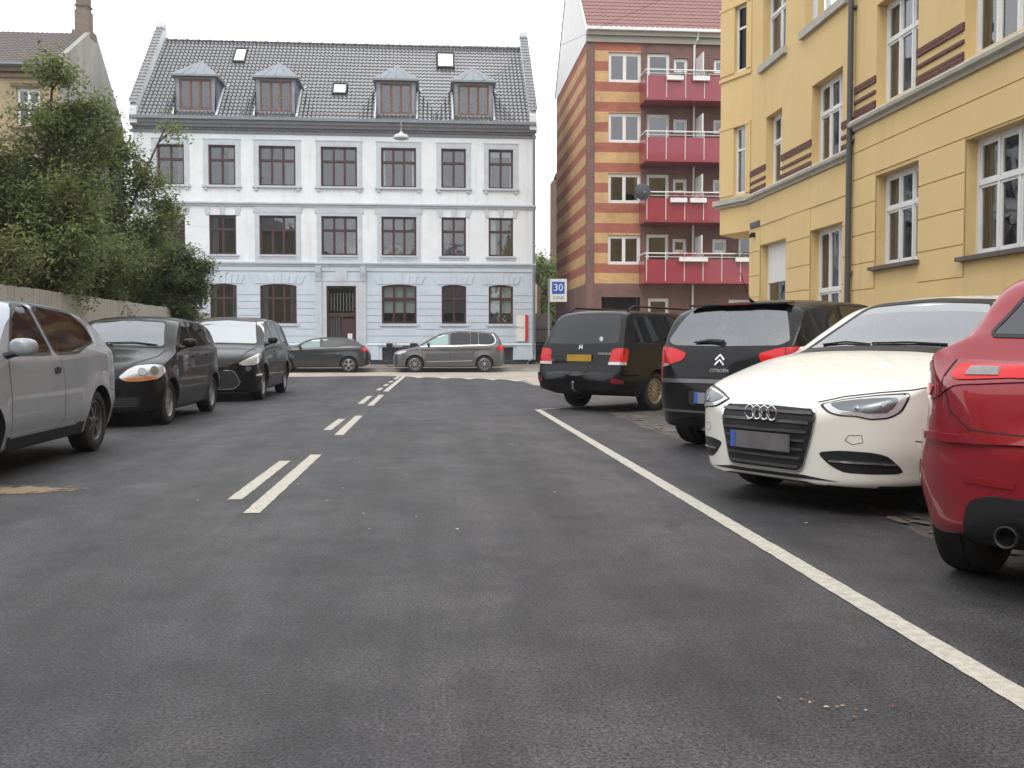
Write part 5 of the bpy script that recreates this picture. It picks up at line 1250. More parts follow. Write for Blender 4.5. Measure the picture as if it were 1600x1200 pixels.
c.patch('reflector', [(.40,.50),(.62,.505),(.61,.535),(.40,.53)], 'B', mat('dim_red_reflector', (.25,.01,.015), .3), out=.006, cell=.04, curve=2)
mb = MB(); x_ = c.L/2-4.30; mb.lathe([(.030,.1),(.036,-.08),(.042,-.085),(.046,-.08),(.046,.1)], (x_+.03,.42,.31), 0, 24); mb.build('exhaust', mat('burnt_steel', (.02,.018,.017), .5, metal=.3), c.root, smooth=True)
mb = MB(); mb.add([(x_+.01,.42+.034*math.cos(a),.31+.034*math.sin(a)) for a in [i*2*math.pi/16 for i in range(16)]], [tuple(range(16))]); mb.build('exhaust_bore', M['dark'], c.root)
c.patch('bumper_crease', [(-.88,.695),(-.5,.705),(.5,.705),(.88,.695),(.86,.66),(.5,.672),(-.5,.672),(-.86,.66)], 'B', P_red, out=.016, thick=.03, cell=.02, curve=2)

# ======== silver three-door hatchback at the left edge
c = Car('hatchback_car', 'silver three-door hatchback cut off by the left edge of the view', (-4.46,9.50,-90), 4.20, 1.70,
    top=[(0,.55),(.05,.68),(.3,.82),(.8,.95),(1.1,1.06),(1.6,1.36),(1.95,1.475),(2.5,1.495),(3.2,1.44),(3.55,1.345),(3.8,1.16),(4.0,1.0),(4.12,.92),(4.17,.75),(4.20,.5)],
    bot=[(0,.3),(.1,.2),(3.6,.2),(4.0,.26),(4.14,.36)], belt=[(0,.85),(1.1,.95),(2.4,.98),(3.4,1.02),(4.14,1.02)],
    wheels=(.80,3.37), wr=.31, pf=(.5,2.4), pr=(.36,2.8), body=P_silver, tum=.36, crown=.10)
std_side(c, [[(1.40,1.0),(2.24,1.0),(2.09,1.42),(1.9,1.41),(1.7,1.31)], [(2.34,1.0),(2.85,1.01),(3.40,1.12),(3.30,1.26),(3.0,1.38),(2.20,1.425)]], M['side'], curve=5, frame=.02)
c.glass('windscreen', [(-.60,1.08),(.60,1.08),(.5,1.36),(-.5,1.36)], 'F', M['carglass'], cut=(c.L/2+.3, .4))
c.glass('rear_window', [(-.55,1.03),(.55,1.03),(.48,1.3),(-.48,1.3)], 'B', M['carglass'], cut=(c.L/2+.3, .5))
c.finish((1.35, 3.75)); c.wheels4(spokes=7, rim=mat('dark_alloy', (.16,.16,.165), .35, metal=.7)); c.seats(2.0, .95, .33, .62); c.dash(1.45, .98)
c.mirror(1.30, .98, sc=1.1)
c.patch('door_handle', [(2.24,.825),(2.31,.815),(2.37,.825),(2.38,.865),(2.31,.88),(2.24,.865)], 'L', M['black'], out=.008, cell=.03, curve=3)
c.seams([([(2.38,1.0),(2.46,.8),(2.43,.4),(2.33,.24)], 'L'), ([(1.3,.3),(1.3,.95)], 'L'), ([(3.75,.80),(3.72,.62),(4.0,.58)], 'L')])
mb = MB(); c.strip(mb, [(1.25,.285),(2.95,.285)], 'L', .11, .012, raised=.02); mb.build('side_skirt', M['black'], c.obj)
mb = MB(); c.strip(mb, [(1.25,.335),(2.75,.335)], 'L', .014, .018, raised=.01); mb.build('skirt_trim', P_silver, c.obj)
c.patch('tail_light', [(3.90,.78,1.0),(4.05,.66,.95),(4.10,.60,.72),(3.98,.74,.72)], 150, M['redglass'], out=.006, cell=.04, curve=2)
HLs = [(.10,.40,.70),(.13,.48,.64),(.30,.68,.64),(.48,.78,.72),(.42,.74,.80),(.22,.56,.77)]
for pp, v in ((HLs, 35), (m3(HLs), -35)): c.patch('headlight', pp, v, M['clearlens'], out=.006, cell=.03, curve=3)
c.patch('grille', [(-.34,.63),(.34,.63),(.36,.70),(-.36,.70)], 'F', M['dark'], out=.004, curve=2)
c.patch('lower_intake', [(-.5,.26),(.5,.26),(.55,.40),(-.55,.40)], 'F', M['dark'], out=.004, curve=3)
c.plate(0, .50, 'F', M['plate'], out=.03); c.plate(0, .72, 'B', M['plate'], out=.03)
c.patch('tail_light', m3([(3.90,.78,1.0),(4.05,.66,.95),(4.10,.60,.72),(3.98,.74,.72)]), -150, M['redglass'], out=.006, cell=.04, curve=2)

# ======== black small hatchback, front three-quarter in view
c = Car('hatchback_car', 'black small hatchback with round clear and orange headlights, parked behind the silver car', (-4.59,15.76,-90.6), 3.92, 1.67,
    top=[(0,.60),(.04,.70),(.12,.77),(.4,.87),(.8,.97),(1.0,1.03),(1.4,1.27),(1.8,1.45),(2.3,1.50),(3.0,1.48),(3.4,1.42),(3.6,1.30),(3.75,1.1),(3.85,.95),(3.92,.6)],
    bot=[(0,.32),(.08,.2),(.5,.17),(3.4,.2),(3.8,.26),(3.92,.36)], belt=[(0,.85),(1.0,.97),(2.4,1.0),(3.92,1.04)],
    wheels=(.74,3.22), wr=.295, pf=(.55,2.2), pr=(.4,2.6), body=P_black, tum=.34, crown=.10)
HLp = [(.10,.30,.655),(.12,.40,.60),(.22,.56,.60),(.40,.72,.63),(.55,.78,.72),(.52,.75,.80),(.38,.66,.815),(.24,.52,.80),(.15,.42,.75)]
for pp, v in ((HLp, 38), (m3(HLp), -38)):
    sg = 1 if v > 0 else -1
    f = c.patch('headlight', pp, v, M['clearlens'], out=.006, cell=.03, curve=4)
    c.patch('indicator', [(.11,sg*.33,.645),(.13,sg*.41,.605),(.22,sg*.56,.605),(.38,sg*.70,.635),(.36,sg*.68,.665),(.2,sg*.53,.652)], v, M['amber'], out=.0085, cell=.03, parent=f)
    for (s_, y_, z_, r_) in ((.36,.67,.735,.062),(.25,.55,.725,.055)):
        q, n_ = c.hit(c.to_u((s_, sg*y_, z_), v), v, .009); mb = MB(); b_ = n_.cross(Vector((0,0,1))).normalized(); t_ = n_.cross(b_)
        vs = [tuple(q+n_*.004)]+[tuple(q+(b_*math.cos(a)+t_*math.sin(a))*r_) for a in [j*2*math.pi/20 for j in range(20)]]
        mb.add(vs, [(0,1+j,1+(j+1)%20) for j in range(20)]); mb.build('lens', mat('lamp_grey', (.28,.29,.30), .15, metal=.5), f)
c.patch('grille', [(-.42,.655),(.42,.655),(.34,.72),(-.34,.72)], 'F', M['dark'], out=.003, curve=2)
c.patch('lower_intake', [(-.55,.27),(.55,.27),(.60,.40),(-.60,.40)], 'F', M['dark'], out=.003, curve=3)
mb = MB()
for i in range(4): c.strip(mb, [(-.55,.285+i*.03),(.55,.285+i*.03)], 'F', .01, .010)
mb.build('intake_bars', mat('bar_grey', (.05,.05,.055), .4), c.obj, fix=False)
c.plate(0, .50, 'F', M['plate'], out=.03); c.plate(0, .75, 'B', M['plate'], out=.03)
for pp, v in (([(3.62,.74,1.05),(3.78,.62,1.05),(3.86,.55,.78),(3.70,.72,.76)], 150), (m3([(3.62,.74,1.05),(3.78,.62,1.05),(3.86,.55,.78),(3.70,.72,.76)]), -150)): c.patch('tail_light', pp, v, M['redglass'], out=.006, cell=.04, curve=2)
c.glass('windscreen', [(-.64,1.05),(0,1.065),(.64,1.05),(.57,1.22),(.50,1.40),(0,1.43),(-.50,1.40),(-.57,1.22)], 'F', glassmat('screen_pale', (.84,.9,.88), 3.2), cut=(c.L/2+.3, .4), frame=.02)
std_side(c, [[(1.35,1.04),(2.1,1.05),(2.1,1.42),(1.85,1.38)], [(2.18,1.05),(2.95,1.06),(2.98,1.38),(2.18,1.43)], [(3.03,1.07),(3.3,1.12),(3.06,1.33)]], M['carglass'])
c.glass('rear_window', [(-.55,1.07),(.55,1.07),(.48,1.35),(-.48,1.35)], 'B', M['carglass'], cut=(c.L/2+.3, .5))
c.finish((1.2, 3.7)); c.wheels4(spokes=5, rr=.68); c.mirror(1.42, 1.02); c.seats(1.95, .95, .36, .6, M['seatpale']); c.dash(1.4, .98)
c.seams([([(.12,.30,.74),(.3,.52,.84),(.7,.68,.92),(1.0,.70,1.0)], 38), ([(1.15,.25),(1.15,.95)], 'L'), ([(2.14,.25),(2.14,1.05)], 'L'), ([(1.2,.38),(2.9,.40)], 'L'), ([(2.9,.8),(2.75,.5),(2.8,.3)], 'L')])
mb = MB(); c.strip(mb, [(1.1,.55),(2.95,.57)], 'L', .018, .01, raised=.01); mb.build('side_moulding', M['black'], c.obj)
c.patch('indicator', [(.98,.70),(1.04,.70),(1.04,.73),(.98,.73)], 'L', M['clearlens'], out=.01, cell=.02)
handles(c, [(2.0,.90),(2.8,.92)], M['black'], 'L')
mb = MB()
for ys in (((.55,1.06),(.2,1.10),(-.15,1.09)), ((-.05,1.06),(-.3,1.10),(-.52,1.08))):
    mb.tube([c.hit(y_, 'F', .014)[0] for y_ in ys], .009, 5)
mb.build('wiper', M['black'], c.root)
mb = MB(); mb.tube([(c.L/2-1.9,0,1.49),(c.L/2-2.1,0,1.60)], .005, 5); mb.build('aerial', M['black'], c.root)

# ======== black people carrier behind it
c = Car('people_carrier', 'black people carrier with a sky-white windscreen, farthest of the cars parked along the left', (-4.41,22.21,-90), 4.77, 1.86,
    top=[(0,.62),(.05,.76),(.2,.86),(.6,.97),(1.0,1.06),(1.4,1.26),(1.9,1.52),(2.3,1.62),(2.9,1.665),(3.7,1.64),(4.2,1.56),(4.45,1.35),(4.6,1.1),(4.7,.95),(4.77,.6)],
    bot=[(0,.32),(.08,.2),(.5,.17),(4.2,.2),(4.65,.26),(4.77,.36)], belt=[(0,.9),(1.0,1.0),(2.4,1.05),(4.77,1.10)],
    wheels=(.93,3.78), wr=.335, pf=(.55,2.2), pr=(.4,2.6), body=P_black, tum=.34, crown=.10)
HLp = [(.16,.52,.72),(.22,.62,.68),(.40,.76,.69),(.55,.84,.74),(.78,.90,.92),(.60,.82,.90),(.40,.70,.84),(.25,.60,.78)]
for pp, v in ((HLp, 38), (m3(HLp), -38)):
    f = c.patch('headlight', pp, v, M['clearlens'], out=.006, cell=.03, curve=3)
c.patch('grille', [(-.40,.70),(.40,.70),(.34,.77),(-.34,.77)], 'F', M['dark'], out=.003, curve=2)
c.patch('intake_frame', [(-.50,.24),(.50,.24),(.62,.36),(.50,.60),(-.50,.60),(-.62,.36)], 'F', M['chrome'], out=.006, curve=3)
gr = c.patch('lower_grille', [(-.49,.255),(.49,.255),(.60,.36),(.49,.588),(-.49,.588),(-.60,.36)], 'F', M['dark'], out=.0085, curve=3)
for sg in (1,-1):
    f = c.patch('fog_lamp', [(.25,sg*.63,.60),(.28,sg*.68,.57),(.33,sg*.72,.60),(.33,sg*.72,.65),(.28,sg*.68,.67),(.25,sg*.63,.65)], 38*sg, mat('fog_grey', (.18,.18,.19), .2, metal=.4), out=.008, cell=.02, curve=3)
    mb = MB(); c.strip(mb, [(.40,sg*.78,.50),(.62,sg*.87,.51)], 50*sg, .035, .012, raised=.01); mb.build('bumper_lamp', M['clearlens'], c.obj)
c.plate(0, .46, 'F', M['plate'], out=.03)
c.glass('windscreen', [(-.74,1.09),(0,1.11),(.74,1.09),(.66,1.30),(.58,1.54),(0,1.58),(-.58,1.54),(-.66,1.30)], 'F', glassmat('screen_bright', (.25,.25,.28), 7), frame=.015, cut=(c.L/2+.3, .4))
std_side(c, [[(1.3,1.09),(2.3,1.11),(2.3,1.55),(1.95,1.50)], [(2.4,1.11),(3.3,1.13),(3.3,1.58),(2.4,1.58)], [(3.4,1.14),(4.1,1.19),(3.85,1.48),(3.4,1.56)]], M['tint'], cut=False, frame=.018, fm=M['chrome'])
c.finish((1.4, 3.0)); c.wheels4(spokes=10, rr=.7); c.mirror(1.5, 1.08, sides=(1,-1))
c.seams([([(1.2,.25),(1.2,1.0)], 'L'), ([(2.35,.25),(2.35,1.1)], 'L'), ([(3.5,.8),(3.35,.5),(3.2,.3)], 'L'), ([(.17,.50,.80),(.5,.66,.93),(1.0,.78,1.03)], 38)])
handles(c, [(2.2,.95),(3.2,.98)], P_black, 'L')
mb = MB(); c.strip(mb, [(.9,.86),(1.6,1.04),(2.0,1.06)], 'L', .02, .004, raised=.01); mb.build('character_line', M['chrome'], c.obj) if False else None

# ======== grey people carrier in front of the blue house
c = Car('people_carrier', 'grey people carrier parked in front of the blue house, chrome line round its side windows', (.80,41.25,178.6,1.03), 4.53, 1.83,
    top=[(0,.60),(.05,.76),(.2,.86),(.6,.95),(.95,1.03),(1.3,1.22),(1.75,1.48),(2.1,1.60),(2.6,1.655),(3.3,1.66),(3.9,1.63),(4.15,1.56),(4.28,1.40),(4.40,1.15),(4.46,1.0),(4.5,.8),(4.53,.55)],
    bot=[(0,.32),(.08,.2),(4.2,.22),(4.45,.3),(4.53,.4)], belt=[(0,.9),(1.0,.98),(2.4,1.03),(4.53,1.06)],
    wheels=(.90,3.69), wr=.325, pf=(.5,2.4), pr=(.3,3), body=P_grey, tum=.34, crown=.10)
std_side(c, [[(1.15,1.05),(1.55,1.06),(2.25,1.09),(2.25,1.54),(1.95,1.50),(1.55,1.28)], [(2.33,1.09),(3.1,1.10),(3.1,1.57),(2.33,1.56)], [(3.14,1.10),(3.42,1.11),(3.42,1.57),(3.14,1.57)], [(3.48,1.11),(3.95,1.13),(4.08,1.25),(4.02,1.42),(3.88,1.53),(3.48,1.56)]], M['tint'], cut=False, frame=.012, curve=4,
    mats=[mat('greenish_side_glass', (.22,.36,.34), .05, spec=.8, coat=1), M['tint'], M['tint'], M['tint']])
mb = MB(); c.strip(mb, [(1.02,1.03),(1.5,1.04),(3.9,1.085),(4.10,1.15),(4.15,1.28),(4.08,1.45),(3.95,1.575),(3.4,1.60),(2.3,1.60),(1.9,1.54),(1.5,1.31),(1.02,1.03)], 'L', .024, .006, raised=.01); mb.build('chrome_trim', M['chrome'], c.obj)
c.glass('windscreen', [(-.66,1.06),(.66,1.06),(.55,1.52),(-.55,1.52)], 'F', M['carglass'])
c.finish(None); c.wheels4(spokes=10, rr=.7); c.mirror(1.45, 1.04, M['black'])
c.patch('tail_light', [(4.20,.88,1.06),(4.40,.70,1.06),(4.46,.55,.98),(4.46,.60,.86),(4.22,.88,.88)], 120, M['redglass'], out=.006, cell=.05, curve=2)
c.patch('headlight', [(.12,.50,.78),(.2,.62,.70),(.5,.85,.76),(.62,.88,.85),(.4,.76,.87)], 60, M['clearlens'], out=.006, cell=.05, curve=2)
mb = MB(); c.strip(mb, [(1.35,.42),(3.2,.46)], 'L', .03, .008, raised=.01); mb.build('side_crease', P_silver, c.obj)
c.seams([([(1.2,.25),(1.2,.98)], 'L'), ([(2.29,.25),(2.29,1.08)], 'L'), ([(3.45,1.08),(3.4,.8),(3.2,.4)], 'L'), ([(1.2,.88),(3.9,.92)], 'L'), ([(4.22,1.5),(4.35,1.1)], 'L')], .012)
c.patch('spoiler_edge', [(4.16,1.60),(4.26,1.58),(4.36,1.28),(4.32,1.28)], 'L', M['black'], out=.006, cell=.05)
handles(c, [(2.1,.93),(3.2,.96)], P_grey, 'L')

# ======== dark grey hatchback to its left
c = Car('hatchback_car', 'dark charcoal hatchback parked in front of the blue house doorway', (-4.62,41.25,180,1.0), 4.31, 1.77,
    top=[(0,.58),(.05,.70),(.3,.82),(.9,.96),(1.1,1.02),(1.6,1.28),(2.0,1.41),(2.5,1.455),(3.1,1.44),(3.6,1.35),(3.9,1.18),(4.1,1.02),(4.2,.95),(4.27,.8),(4.31,.55)],
    bot=[(0,.32),(.08,.2),(3.9,.22),(4.2,.3),(4.31,.4)], belt=[(0,.85),(1.0,.93),(2.4,.98),(4.31,1.04)],
    wheels=(.87,3.45), wr=.315, pf=(.5,2.4), pr=(.4,2.6), body=P_dgrey, tum=.36, crown=.10)
std_side(c, [[(1.35,.98),(2.3,1.02),(2.3,1.38),(2.0,1.34),(1.65,1.2)], [(2.38,1.03),(3.05,1.05),(3.45,1.20),(3.2,1.33),(2.38,1.39)]], M['tint'], cut=False, frame=.012, mats=[mat('pale_side_glass', (.16,.26,.25), .05, spec=.8, coat=1), mat('grey_side_glass', (.045,.05,.05), .05, coat=1)])
c.glass('rear_window', [(-.5,1.08),(.5,1.08),(.45,1.3),(-.45,1.3)], 'B', M['tint'])
c.finish(None); c.wheels4(spokes=5, rr=.7); c.mirror(1.5, .98, M['black'])
c.patch('tail_light', [(3.98,.86,1.0),(4.15,.72,1.02),(4.24,.6,.95),(4.24,.62,.86),(4.0,.87,.88)], 125, M['redglass'], out=.006, cell=.05, curve=2)
c.seams([([(1.2,.25),(1.2,.95)], 'L'), ([(2.34,.25),(2.34,1.02)], 'L'), ([(3.2,.9),(3.0,.4)], 'L')], .01)
handles(c, [(2.15,.88)], P_dgrey, 'L')
# ---------------------------------------------------------------- trees
def foliage(rng, centers, per, spread, size, aspect=2.6, droop=.25):
    """leaf-sized quads scattered round twig centres; returns (n*4,3) vertices"""
    c = np.repeat(centers, per, axis=0); n = len(c)
    c = c+rng.normal(0, 1, (n,3))*spread
    a = rng.uniform(0, 2*np.pi, n); el = rng.normal(-droop, .45, n)
    d = np.stack([np.cos(a)*np.cos(el), np.sin(a)*np.cos(el), np.sin(el)], 1)
    up = np.stack([rng.normal(0,.5,n), rng.normal(0,.5,n), np.ones(n)], 1); s = np.cross(d, up); s /= np.linalg.norm(s, axis=1)[:,None]
    L = size*rng.uniform(.6, 1.35, n)[:,None]; w = L/aspect
    return np.stack([c, c+d*L*.5+s*w*.5, c+d*L, c+d*L*.5-s*w*.5], 1).reshape(-1, 3)
def leaf_object(name, V, m, parent, loc, mi=None):
    V = V-np.array(loc); n = len(V)//4; me = bpy.data.meshes.new(name)
    me.vertices.add(len(V)); me.vertices.foreach_set('co', V.ravel()); me.loops.add(n*4); me.loops.foreach_set('vertex_index', np.arange(n*4)); me.polygons.add(n)
    me.polygons.foreach_set('loop_start', np.arange(n)*4); me.polygons.foreach_set('loop_total', np.full(n, 4))
    if mi is not None: me.polygons.foreach_set('material_index', mi)
    me.update(calc_edges=True)
    for k in m: me.materials.append(k)
    o = bpy.data.objects.new(name, me); COL.objects.link(o); o.parent = parent; return o
def leafmat(name, c1, c2):
    m = mat(name, c1, .6, spec=.3, noise=1, nscale=1.1, col2=c2); n = m.node_tree.nodes; l = m.node_tree.links; p = n['Principled BSDF']
    tr = n.new('ShaderNodeBsdfTranslucent'); tr.inputs[0].default_value = (c1[0]*1.3, c1[1]*1.4, c1[2], 1); mx = n.new('ShaderNodeMixShader'); mx.inputs[0].default_value = .35
    o = n['Material Output']; l.new(p.outputs[0], mx.inputs[1]); l.new(tr.outputs[0], mx.inputs[2]); l.new(mx.outputs[0], o.inputs[0]); return m
ML = [leafmat('leaf_green', (.21,.235,.10), (.15,.18,.075)), leafmat('leaf_light', (.20,.24,.10), (.15,.19,.08)), leafmat('leaf_dark', (.09,.115,.052), (.12,.14,.065)), leafmat('leaf_rusty', (.20,.13,.07), (.15,.13,.065))]
Mbark = mat('bark', (.10,.085,.065), .9, noise=.4, nscale=6, bump=.6, bscale=25)
def tree(name, label, base, stems, seed, nb=26, per=26, size=.13, spread=.16, mix=(.5,.2,.25,.05), group=None, cat='tree', twigs=9, tl=.7, tr=.11):
    """stems: list of polylines (points) for the main limbs, each with a crown radius at its end"""
    e = empty(name, base, label=label, cat=cat, group=group); rng = np.random.default_rng(seed); rr = random.Random(seed)
    tk = MB(base); cs = []
    for pts, rad in stems:
        P = [Vector(p) for p in pts]; n = len(P); tk.tube(P, [tr*(1-.75*i/(n-1))*(1 if len(P) > 2 else .6) for i in range(n)], 7)
        tot = sum((P[i+1]-P[i]).length for i in range(n-1))
        for b in range(nb):
            t = rr.uniform(.12, 1.0); d = t*tot; i = 0
            while i < n-2 and d > (P[i+1]-P[i]).length: d -= (P[i+1]-P[i]).length; i += 1
            q = P[i].lerp(P[i+1], min(1, d/(P[i+1]-P[i]).length))
            a = rr.uniform(0, 2*math.pi); el = rr.uniform(-.2, 1.0); l = rad*rr.uniform(.5, 1.1)*(1.15-.55*t)
            q2 = q+Vector((math.cos(a)*math.cos(el), math.sin(a)*math.cos(el), math.sin(el)))*l
            tk.tube([q, q.lerp(q2, .5)+Vector((0,0,.06*l)), q2], [.022,.014,.005], 4, caps=False)
            for k in range(twigs):
                s_ = rr.uniform(.25, 1.05); w_ = q.lerp(q2, s_); a2 = rr.uniform(0, 6.28); w2 = w_+Vector((math.cos(a2), math.sin(a2), rr.uniform(-.35,.6)))*tl*rr.uniform(.2,.7)
                for z in (.3,.65,1.0): v = w_.lerp(w2, z); cs.append((v.x, v.y, v.z-.05*z))
    tk.build('trunk', Mbark, e, smooth=True, fix=False)
    cs = np.array(cs); V = foliage(rng, cs, per//3, spread, size); n = len(V)//4
    # clumps share a tone
    cl = rng.choice(4, len(cs), p=mix); mi = np.repeat(cl, per//3)
    leaf_object('crown', V, ML, e, base, mi.astype(np.int32)); return e
tree('broadleaf_tree', 'tall loose green tree behind the fence with upright shoots rising before the grey gable', (-8.5,21.5,.1),
     [([(-8.5,21.5,.1),(-8.4,21.5,2),(-8.2,21.4,3.6),(-7.9,21.3,5.6),(-7.75,21.2,7.0)], .95), ([(-8.4,21.5,2),(-8.6,21.2,3.6),(-9.0,21.0,5.2)], 1.1), ([(-8.4,21.5,2),(-7.9,21.7,4.2),(-7.45,21.8,6.4)], .95), ([(-8.4,21.5,2),(-8.6,21.3,3.6),(-8.7,21.2,4.7)], .9),
      ([(-8.4,21.5,1.8),(-7.8,21.8,3.4),(-7.3,21.9,5.0),(-7.1,21.9,6.0)], .85), ([(-8.4,21.5,1.6),(-9.4,21.2,3.0),(-9.9,21,4.0)], 1.2), ([(-8.4,21.5,1.8),(-7.6,21.0,3.2),(-7.3,20.8,4.4)], 1.1),
      ([(-8.4,21.5,1.6),(-7.6,20.6,2.4),(-7.3,20.2,3.0)], 1.1)], 11, nb=30, per=36, size=.115, spread=.14, tl=.65, tr=.07)
tree('broadleaf_tree', 'green tree reaching towards the blue house, its spreading branch crossing the upper left windows', (-8.6,27,.1),
     [([(-8.6,27,.1),(-8.5,27,2.2),(-8.2,27,4.2),(-7.5,27,5.9),(-6.95,27,7.1)], 1.05), ([(-8.5,27,2),(-8.3,26.8,4.4),(-8.4,26.6,6.4)], 1.0), ([(-8.5,27,2),(-9.2,26.8,4),(-9.8,26.6,5.6)], 1.1),
      ([(-8.5,27,2.2),(-7.6,27,3.8),(-7.0,27,5.0)], 1.0), ([(-8.5,27,2.2),(-8.9,26,3.4),(-8.9,25.2,4.4)], 1.2)], 12, nb=30, per=36, size=.12, spread=.15, tl=.7, tr=.07)
tree('bushy_tree', 'dense dark low tree hanging over the far end of the fence', (-8.2,29.5,.1),
     [([(-8.2,29.5,.1),(-8.0,29.4,1.6),(-7.6,29.2,3.2)], 1.25), ([(-8.1,29.5,.8),(-7.4,29.1,2.2),(-7.1,28.8,3.2)], 1.15), ([(-8.1,29.5,.8),(-8.5,29.2,2.4),(-8.4,29,4.0)], 1.2), ([(-8.1,29.5,1),(-7.3,29.5,2.4),(-7.0,29.2,3.6)], 1.1), ([(-8.1,29.5,1),(-7.9,29.5,2.8),(-7.6,29.2,4.1)], 1.0)], 13, nb=34, per=45, size=.11, spread=.14, mix=(.2,.03,.72,.05), tl=.5)
tree('bushy_tree', 'leafy bush with rusty tips over the near end of the fence by the silver car', (-8.6,17.2,.1),
     [([(-8.6,17.2,.1),(-8.4,17.2,1.6),(-8.1,17.1,3.0)], 1.1), ([(-8.5,17.2,.8),(-7.9,17.9,2.0),(-7.6,18.3,2.9)], 1.0), ([(-8.5,17.2,.8),(-9.2,17.0,2.4),(-9.5,16.9,3.6)], 1.2), ([(-8.5,17.2,.8),(-8.0,16.4,1.9),(-7.7,15.9,2.7)], 1.0)], 14, nb=27, per=42, size=.10, spread=.13, mix=(.35,.2,.25,.2), tl=.5)
tree('broadleaf_tree', 'mid-green tree filling the gap between the rusty bush and the dark low tree', (-8.8,24,.1),
     [([(-8.8,24,.1),(-8.6,24,2),(-8.2,24,3.6)], 1.3), ([(-8.7,24,1.2),(-8,23.8,2.4),(-7.5,23.6,3.1)], 1.1), ([(-8.7,24,1.2),(-8.1,25,2.6),(-7.7,25.6,3.6)], 1.2)], 15, nb=28, per=42, size=.115, spread=.14, tl=.55)
tree('willow_tree', 'yellow-green willow in the gap beyond the blue house', (8.8,74,.1),
     [([(8.8,74,.1),(8.8,74,4),(8.6,74,7)], 2.8), ([(8.8,74,3),(7.6,74,6)], 2.4), ([(8.8,74,3),(10,74,6.5)], 2.6), ([(8.8,74,2),(8.2,73.5,4)], 2.6)], 16, nb=40, per=30, size=.30, spread=.35, mix=(.1,.9,0,0), tr=.2)

# ---------------------------------------------------------------- zone sign
e = empty('traffic_sign', (4.05,33.2,0), label='blue and white 30 zone traffic sign on a grey pole beside the striped block', cat='traffic sign')
SGo = (4.05,33.2,0)
mb = MB(SGo); mb.tube([(4.05,33.2,0),(4.05,33.2,3.4)], .032, 10); mb.build('pole', M['steel'], e, smooth=True)
mb = MB(SGo); mb.box(4.08,4.66,33.13,33.15,2.60,3.38); pn = mb.build('panel', mat('sign_face_white', (.68,.69,.70), .4, noise=.06), e, bevel=.004)
mb = MB(SGo); mb.box(4.15,4.58,33.122,33.13,2.87,3.28); mb.build('blue_field', mat('sign_blue', (.012,.10,.42), .35), pn)
Mw = mat('sign_lettering_white', (.75,.76,.78), .4); Mk = mat('sign_lettering_dark', (.03,.03,.035), .5)
add_text('lettering', '30', .34, Mw, pn, Vector((4.365-4.05,33.119-33.2,3.075)), RF, sx=1.0)
add_text('lettering', 'ZONE', .13, Mk, pn, Vector((4.365-4.05,33.127-33.2,2.73)), RF, sx=1.05)
mb = MB(SGo); mb.box(4.04,4.4,33.15,33.2,3.2,3.23); mb.box(4.04,4.4,33.15,33.2,2.75,2.78); mb.build('bracket', M['steel'], e)

# ---------------------------------------------------------------- street lamps hung on span wires
def pendant(x, y, z, lab):
    o = (x,y,z); e = empty('street_lamp', o, label=lab, cat='street lamp', group='lamps hung over the street')
    mb = MB(); mb.lathe([(.04,.16),(.06,.10),(.10,.07),(.22,.03),(.28,-.04),(.285,-.10),(.27,-.10),(.2,-.03),(.05,0)], (0,0,0), 2, 28); mb.build('shade', mat('enamel_white_grey', (.52,.54,.54), .45), e, smooth=True)
    mb = MB(); mb.lathe([(.26,-.09),(.22,-.13),(.1,-.155),(0,-.16)], (0,0,0), 2, 28); mb.build('diffuser', mat('lamp_diffuser', (.45,.46,.45), .3), e, smooth=True)
    mb = MB(); mb.tube([(0,0,.14),(0,0,.30)], .03, 8); mb.tube([(.015,0,.28),(-.02,0,.42),(.02,0,.55),(0,0,.64)], .014, 6); mb.box(-.03,.03,-.03,.03,.38,.46); mb.build('hanger', M['steel'], e)
pendant(-1.02, 36, 8.72, 'white saucer lamp hanging before the cornice of the blue house')
pendant(-.95, 21.6, 8.85, 'lamp at the very top edge of the view, only its underside showing')
e = empty('span_wire', (-1,36,9.35), label='thin wire carrying the lamp in front of the blue house roof', cat='wire')
mb = MB((-1,36,9.35)); mb.tube([(-13.7,44,11.6),(-1.02,36,9.36),(8.6,26.1,11.5)], .006, 4); mb.build('wire', M['black'], e)
e = empty('span_wire', (-1,21.6,9.5), label='thin wire carrying the nearer lamp above the view', cat='wire')
mb = MB((-1,21.6,9.5)); mb.tube([(-10,26,12),(-.95,21.6,9.49),(8.6,21,11.5)], .006, 4); mb.build('wire', M['black'], e)
e = empty('overhead_wire', (6.5,45,12), label='dark wire slanting down to the striped block near its white gable', cat='wire')
mb = MB((6.5,45,12)); mb.tube([(6.31,45,17.2),(7.22,56,15.0)], .02, 5) if False else mb.tube([(5.9,42,16.9),(5.74,44.9,12.35)], .02, 5); mb.build('wire', M['black'], e)

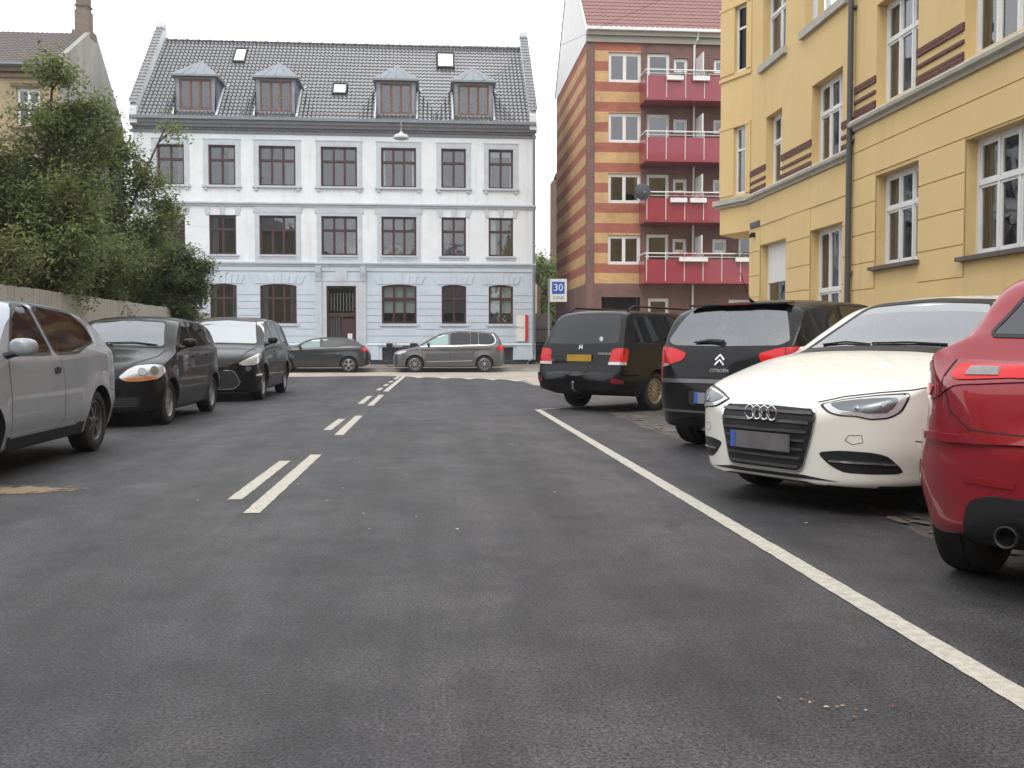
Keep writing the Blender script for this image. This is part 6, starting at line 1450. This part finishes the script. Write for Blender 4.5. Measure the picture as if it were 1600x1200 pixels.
# ---------------------------------------------------------------- bicycles
def bicycle(loc, rz, label, m, lean=.0, group=None):
    e = empty('bicycle', loc, rz, label=label, cat='bicycle', group=group)
    if lean: e.rotation_euler[0] = lean
    for x in (-.52,.52):
        mb = MB(); mb.tube([(x+.33*math.cos(a), 0, .345+.33*math.sin(a)) for a in [i*2*math.pi/28 for i in range(29)]], .016, 6, caps=False)
        for i in range(14): a = i*2*math.pi/14; mb.tube([(x,0,.345),(x+.32*math.cos(a),0,.345+.32*math.sin(a))], .0025, 3)
        mb.build('wheel', M['rubber'], e)
    mb = MB()
    for a, b in (((-.52,.345),(-.18,.80)),((-.52,.345),(-.05,.33)),((-.05,.33),(-.2,.88)),((-.05,.33),(.38,.78)),((-.18,.78),(.36,.86)),((.38,.92),(.34,1.0)),((.36,.92),(.52,.345))): mb.tube([(a[0],0,a[1]),(b[0],0,b[1])], .016, 6)
    mb.build('frame', m, e)
    mb = MB(); mb.tube([(.22,-.28,1.02),(.34,-.2,1.05),(.36,0,1.03),(.34,.2,1.05),(.22,.28,1.02)], .013, 6); mb.build('handlebar', M['steel'], e)
    mb = MB(); mb.prism([(-.34,-.09),(-.34,.09),(-.2,.05),(-.02,.02),(-.02,-.02),(-.2,-.05)], 2, .9, .96); mb.build('saddle', M['black'], e, bevel=.012)
    mb = MB(); mb.box(.42,.70,-.17,.17,.85,1.07); mb.build('basket', M['black'], e)
bicycle((-1.25,44.2,.13), math.pi*1.0, 'bicycle leaning near the blue wall behind the bonnet of the grey people carrier', M['black'])
bicycle((-.2,44.9,.13), math.pi*.9, 'second bicycle by the blue wall, its bars showing above the grey people carrier', mat('bike_grey', (.2,.2,.22), .4))
for (x, y, a, w_) in ((6.05,53.5,1.3,'nearest'),(6.25,54.6,1.35,'middle'),(6.15,55.8,1.25,'farthest')):
    bicycle((x,y,.1), a, w_+' of three black bicycles in the narrow passage beside the blue house', M['black'], group='bicycles in the passage')
e = empty('iron_fence', (6.4,57,.1), label='dark iron railings at the back of the passage beside the blue house', cat='fence')
mb = MB((6.4,57,.1))
for i in range(16): mb.box(5.6+i*.11,5.63+i*.11,57,57.03,.1,2.2)
mb.box(5.6,7.25,56.99,57.04,2.0,2.05); mb.box(5.6,7.25,56.99,57.04,.3,.35); mb.build('railing', mat('brown_rail', (.09,.07,.05), .7), e)

# fallen leaves and scraps on the road near the camera
rr = random.Random(31)
mb = MB()
for i in range(16):
    x, y = (1.18 if i < 10 else 1.38)+rr.gauss(0,.05), (2.98 if i < 10 else 2.88)+rr.gauss(0,.05); s_ = rr.uniform(.004,.010); ph = rr.random()*6
    mb.add([(x+s_*math.cos(ph+j*1.05)*rr.uniform(.5,1.2), y+s_*math.sin(ph+j*1.05)*rr.uniform(.5,1.2), .007+.004*rr.random()) for j in range(6)], [tuple(range(6))], i % 3)
tag(mb.build('fallen_leaves', [mat('leaf_scrap_cream', (.45,.42,.30), .8), mat('leaf_scrap_red', (.28,.06,.04), .8), mat('leaf_scrap_brown', (.22,.12,.06), .8)], fix=False), kind='stuff', label='small red and cream leaf scraps on the asphalt low in the foreground')
# thin milky air, added mostly to stand in for lens glare
mb = MB(); mb.box(-905,905,-205,1505,-1.2,24)
hz = mb.build('glare_haze', M['black']); hm = bpy.data.materials.new('glare_haze_air'); hm.use_nodes = True; hm.node_tree.nodes.clear()
o_ = hm.node_tree.nodes.new('ShaderNodeOutputMaterial'); v_ = hm.node_tree.nodes.new('ShaderNodeVolumePrincipled'); v_.inputs['Color'].default_value = (.93,.95,1,1); v_.inputs['Density'].default_value = .0006
hm.node_tree.links.new(v_.outputs[0], o_.inputs['Volume']); hz.data.materials.clear(); hz.data.materials.append(hm); tag(hz, kind='stuff', label='thin milky air over the whole street, added mostly to stand in for lens glare')
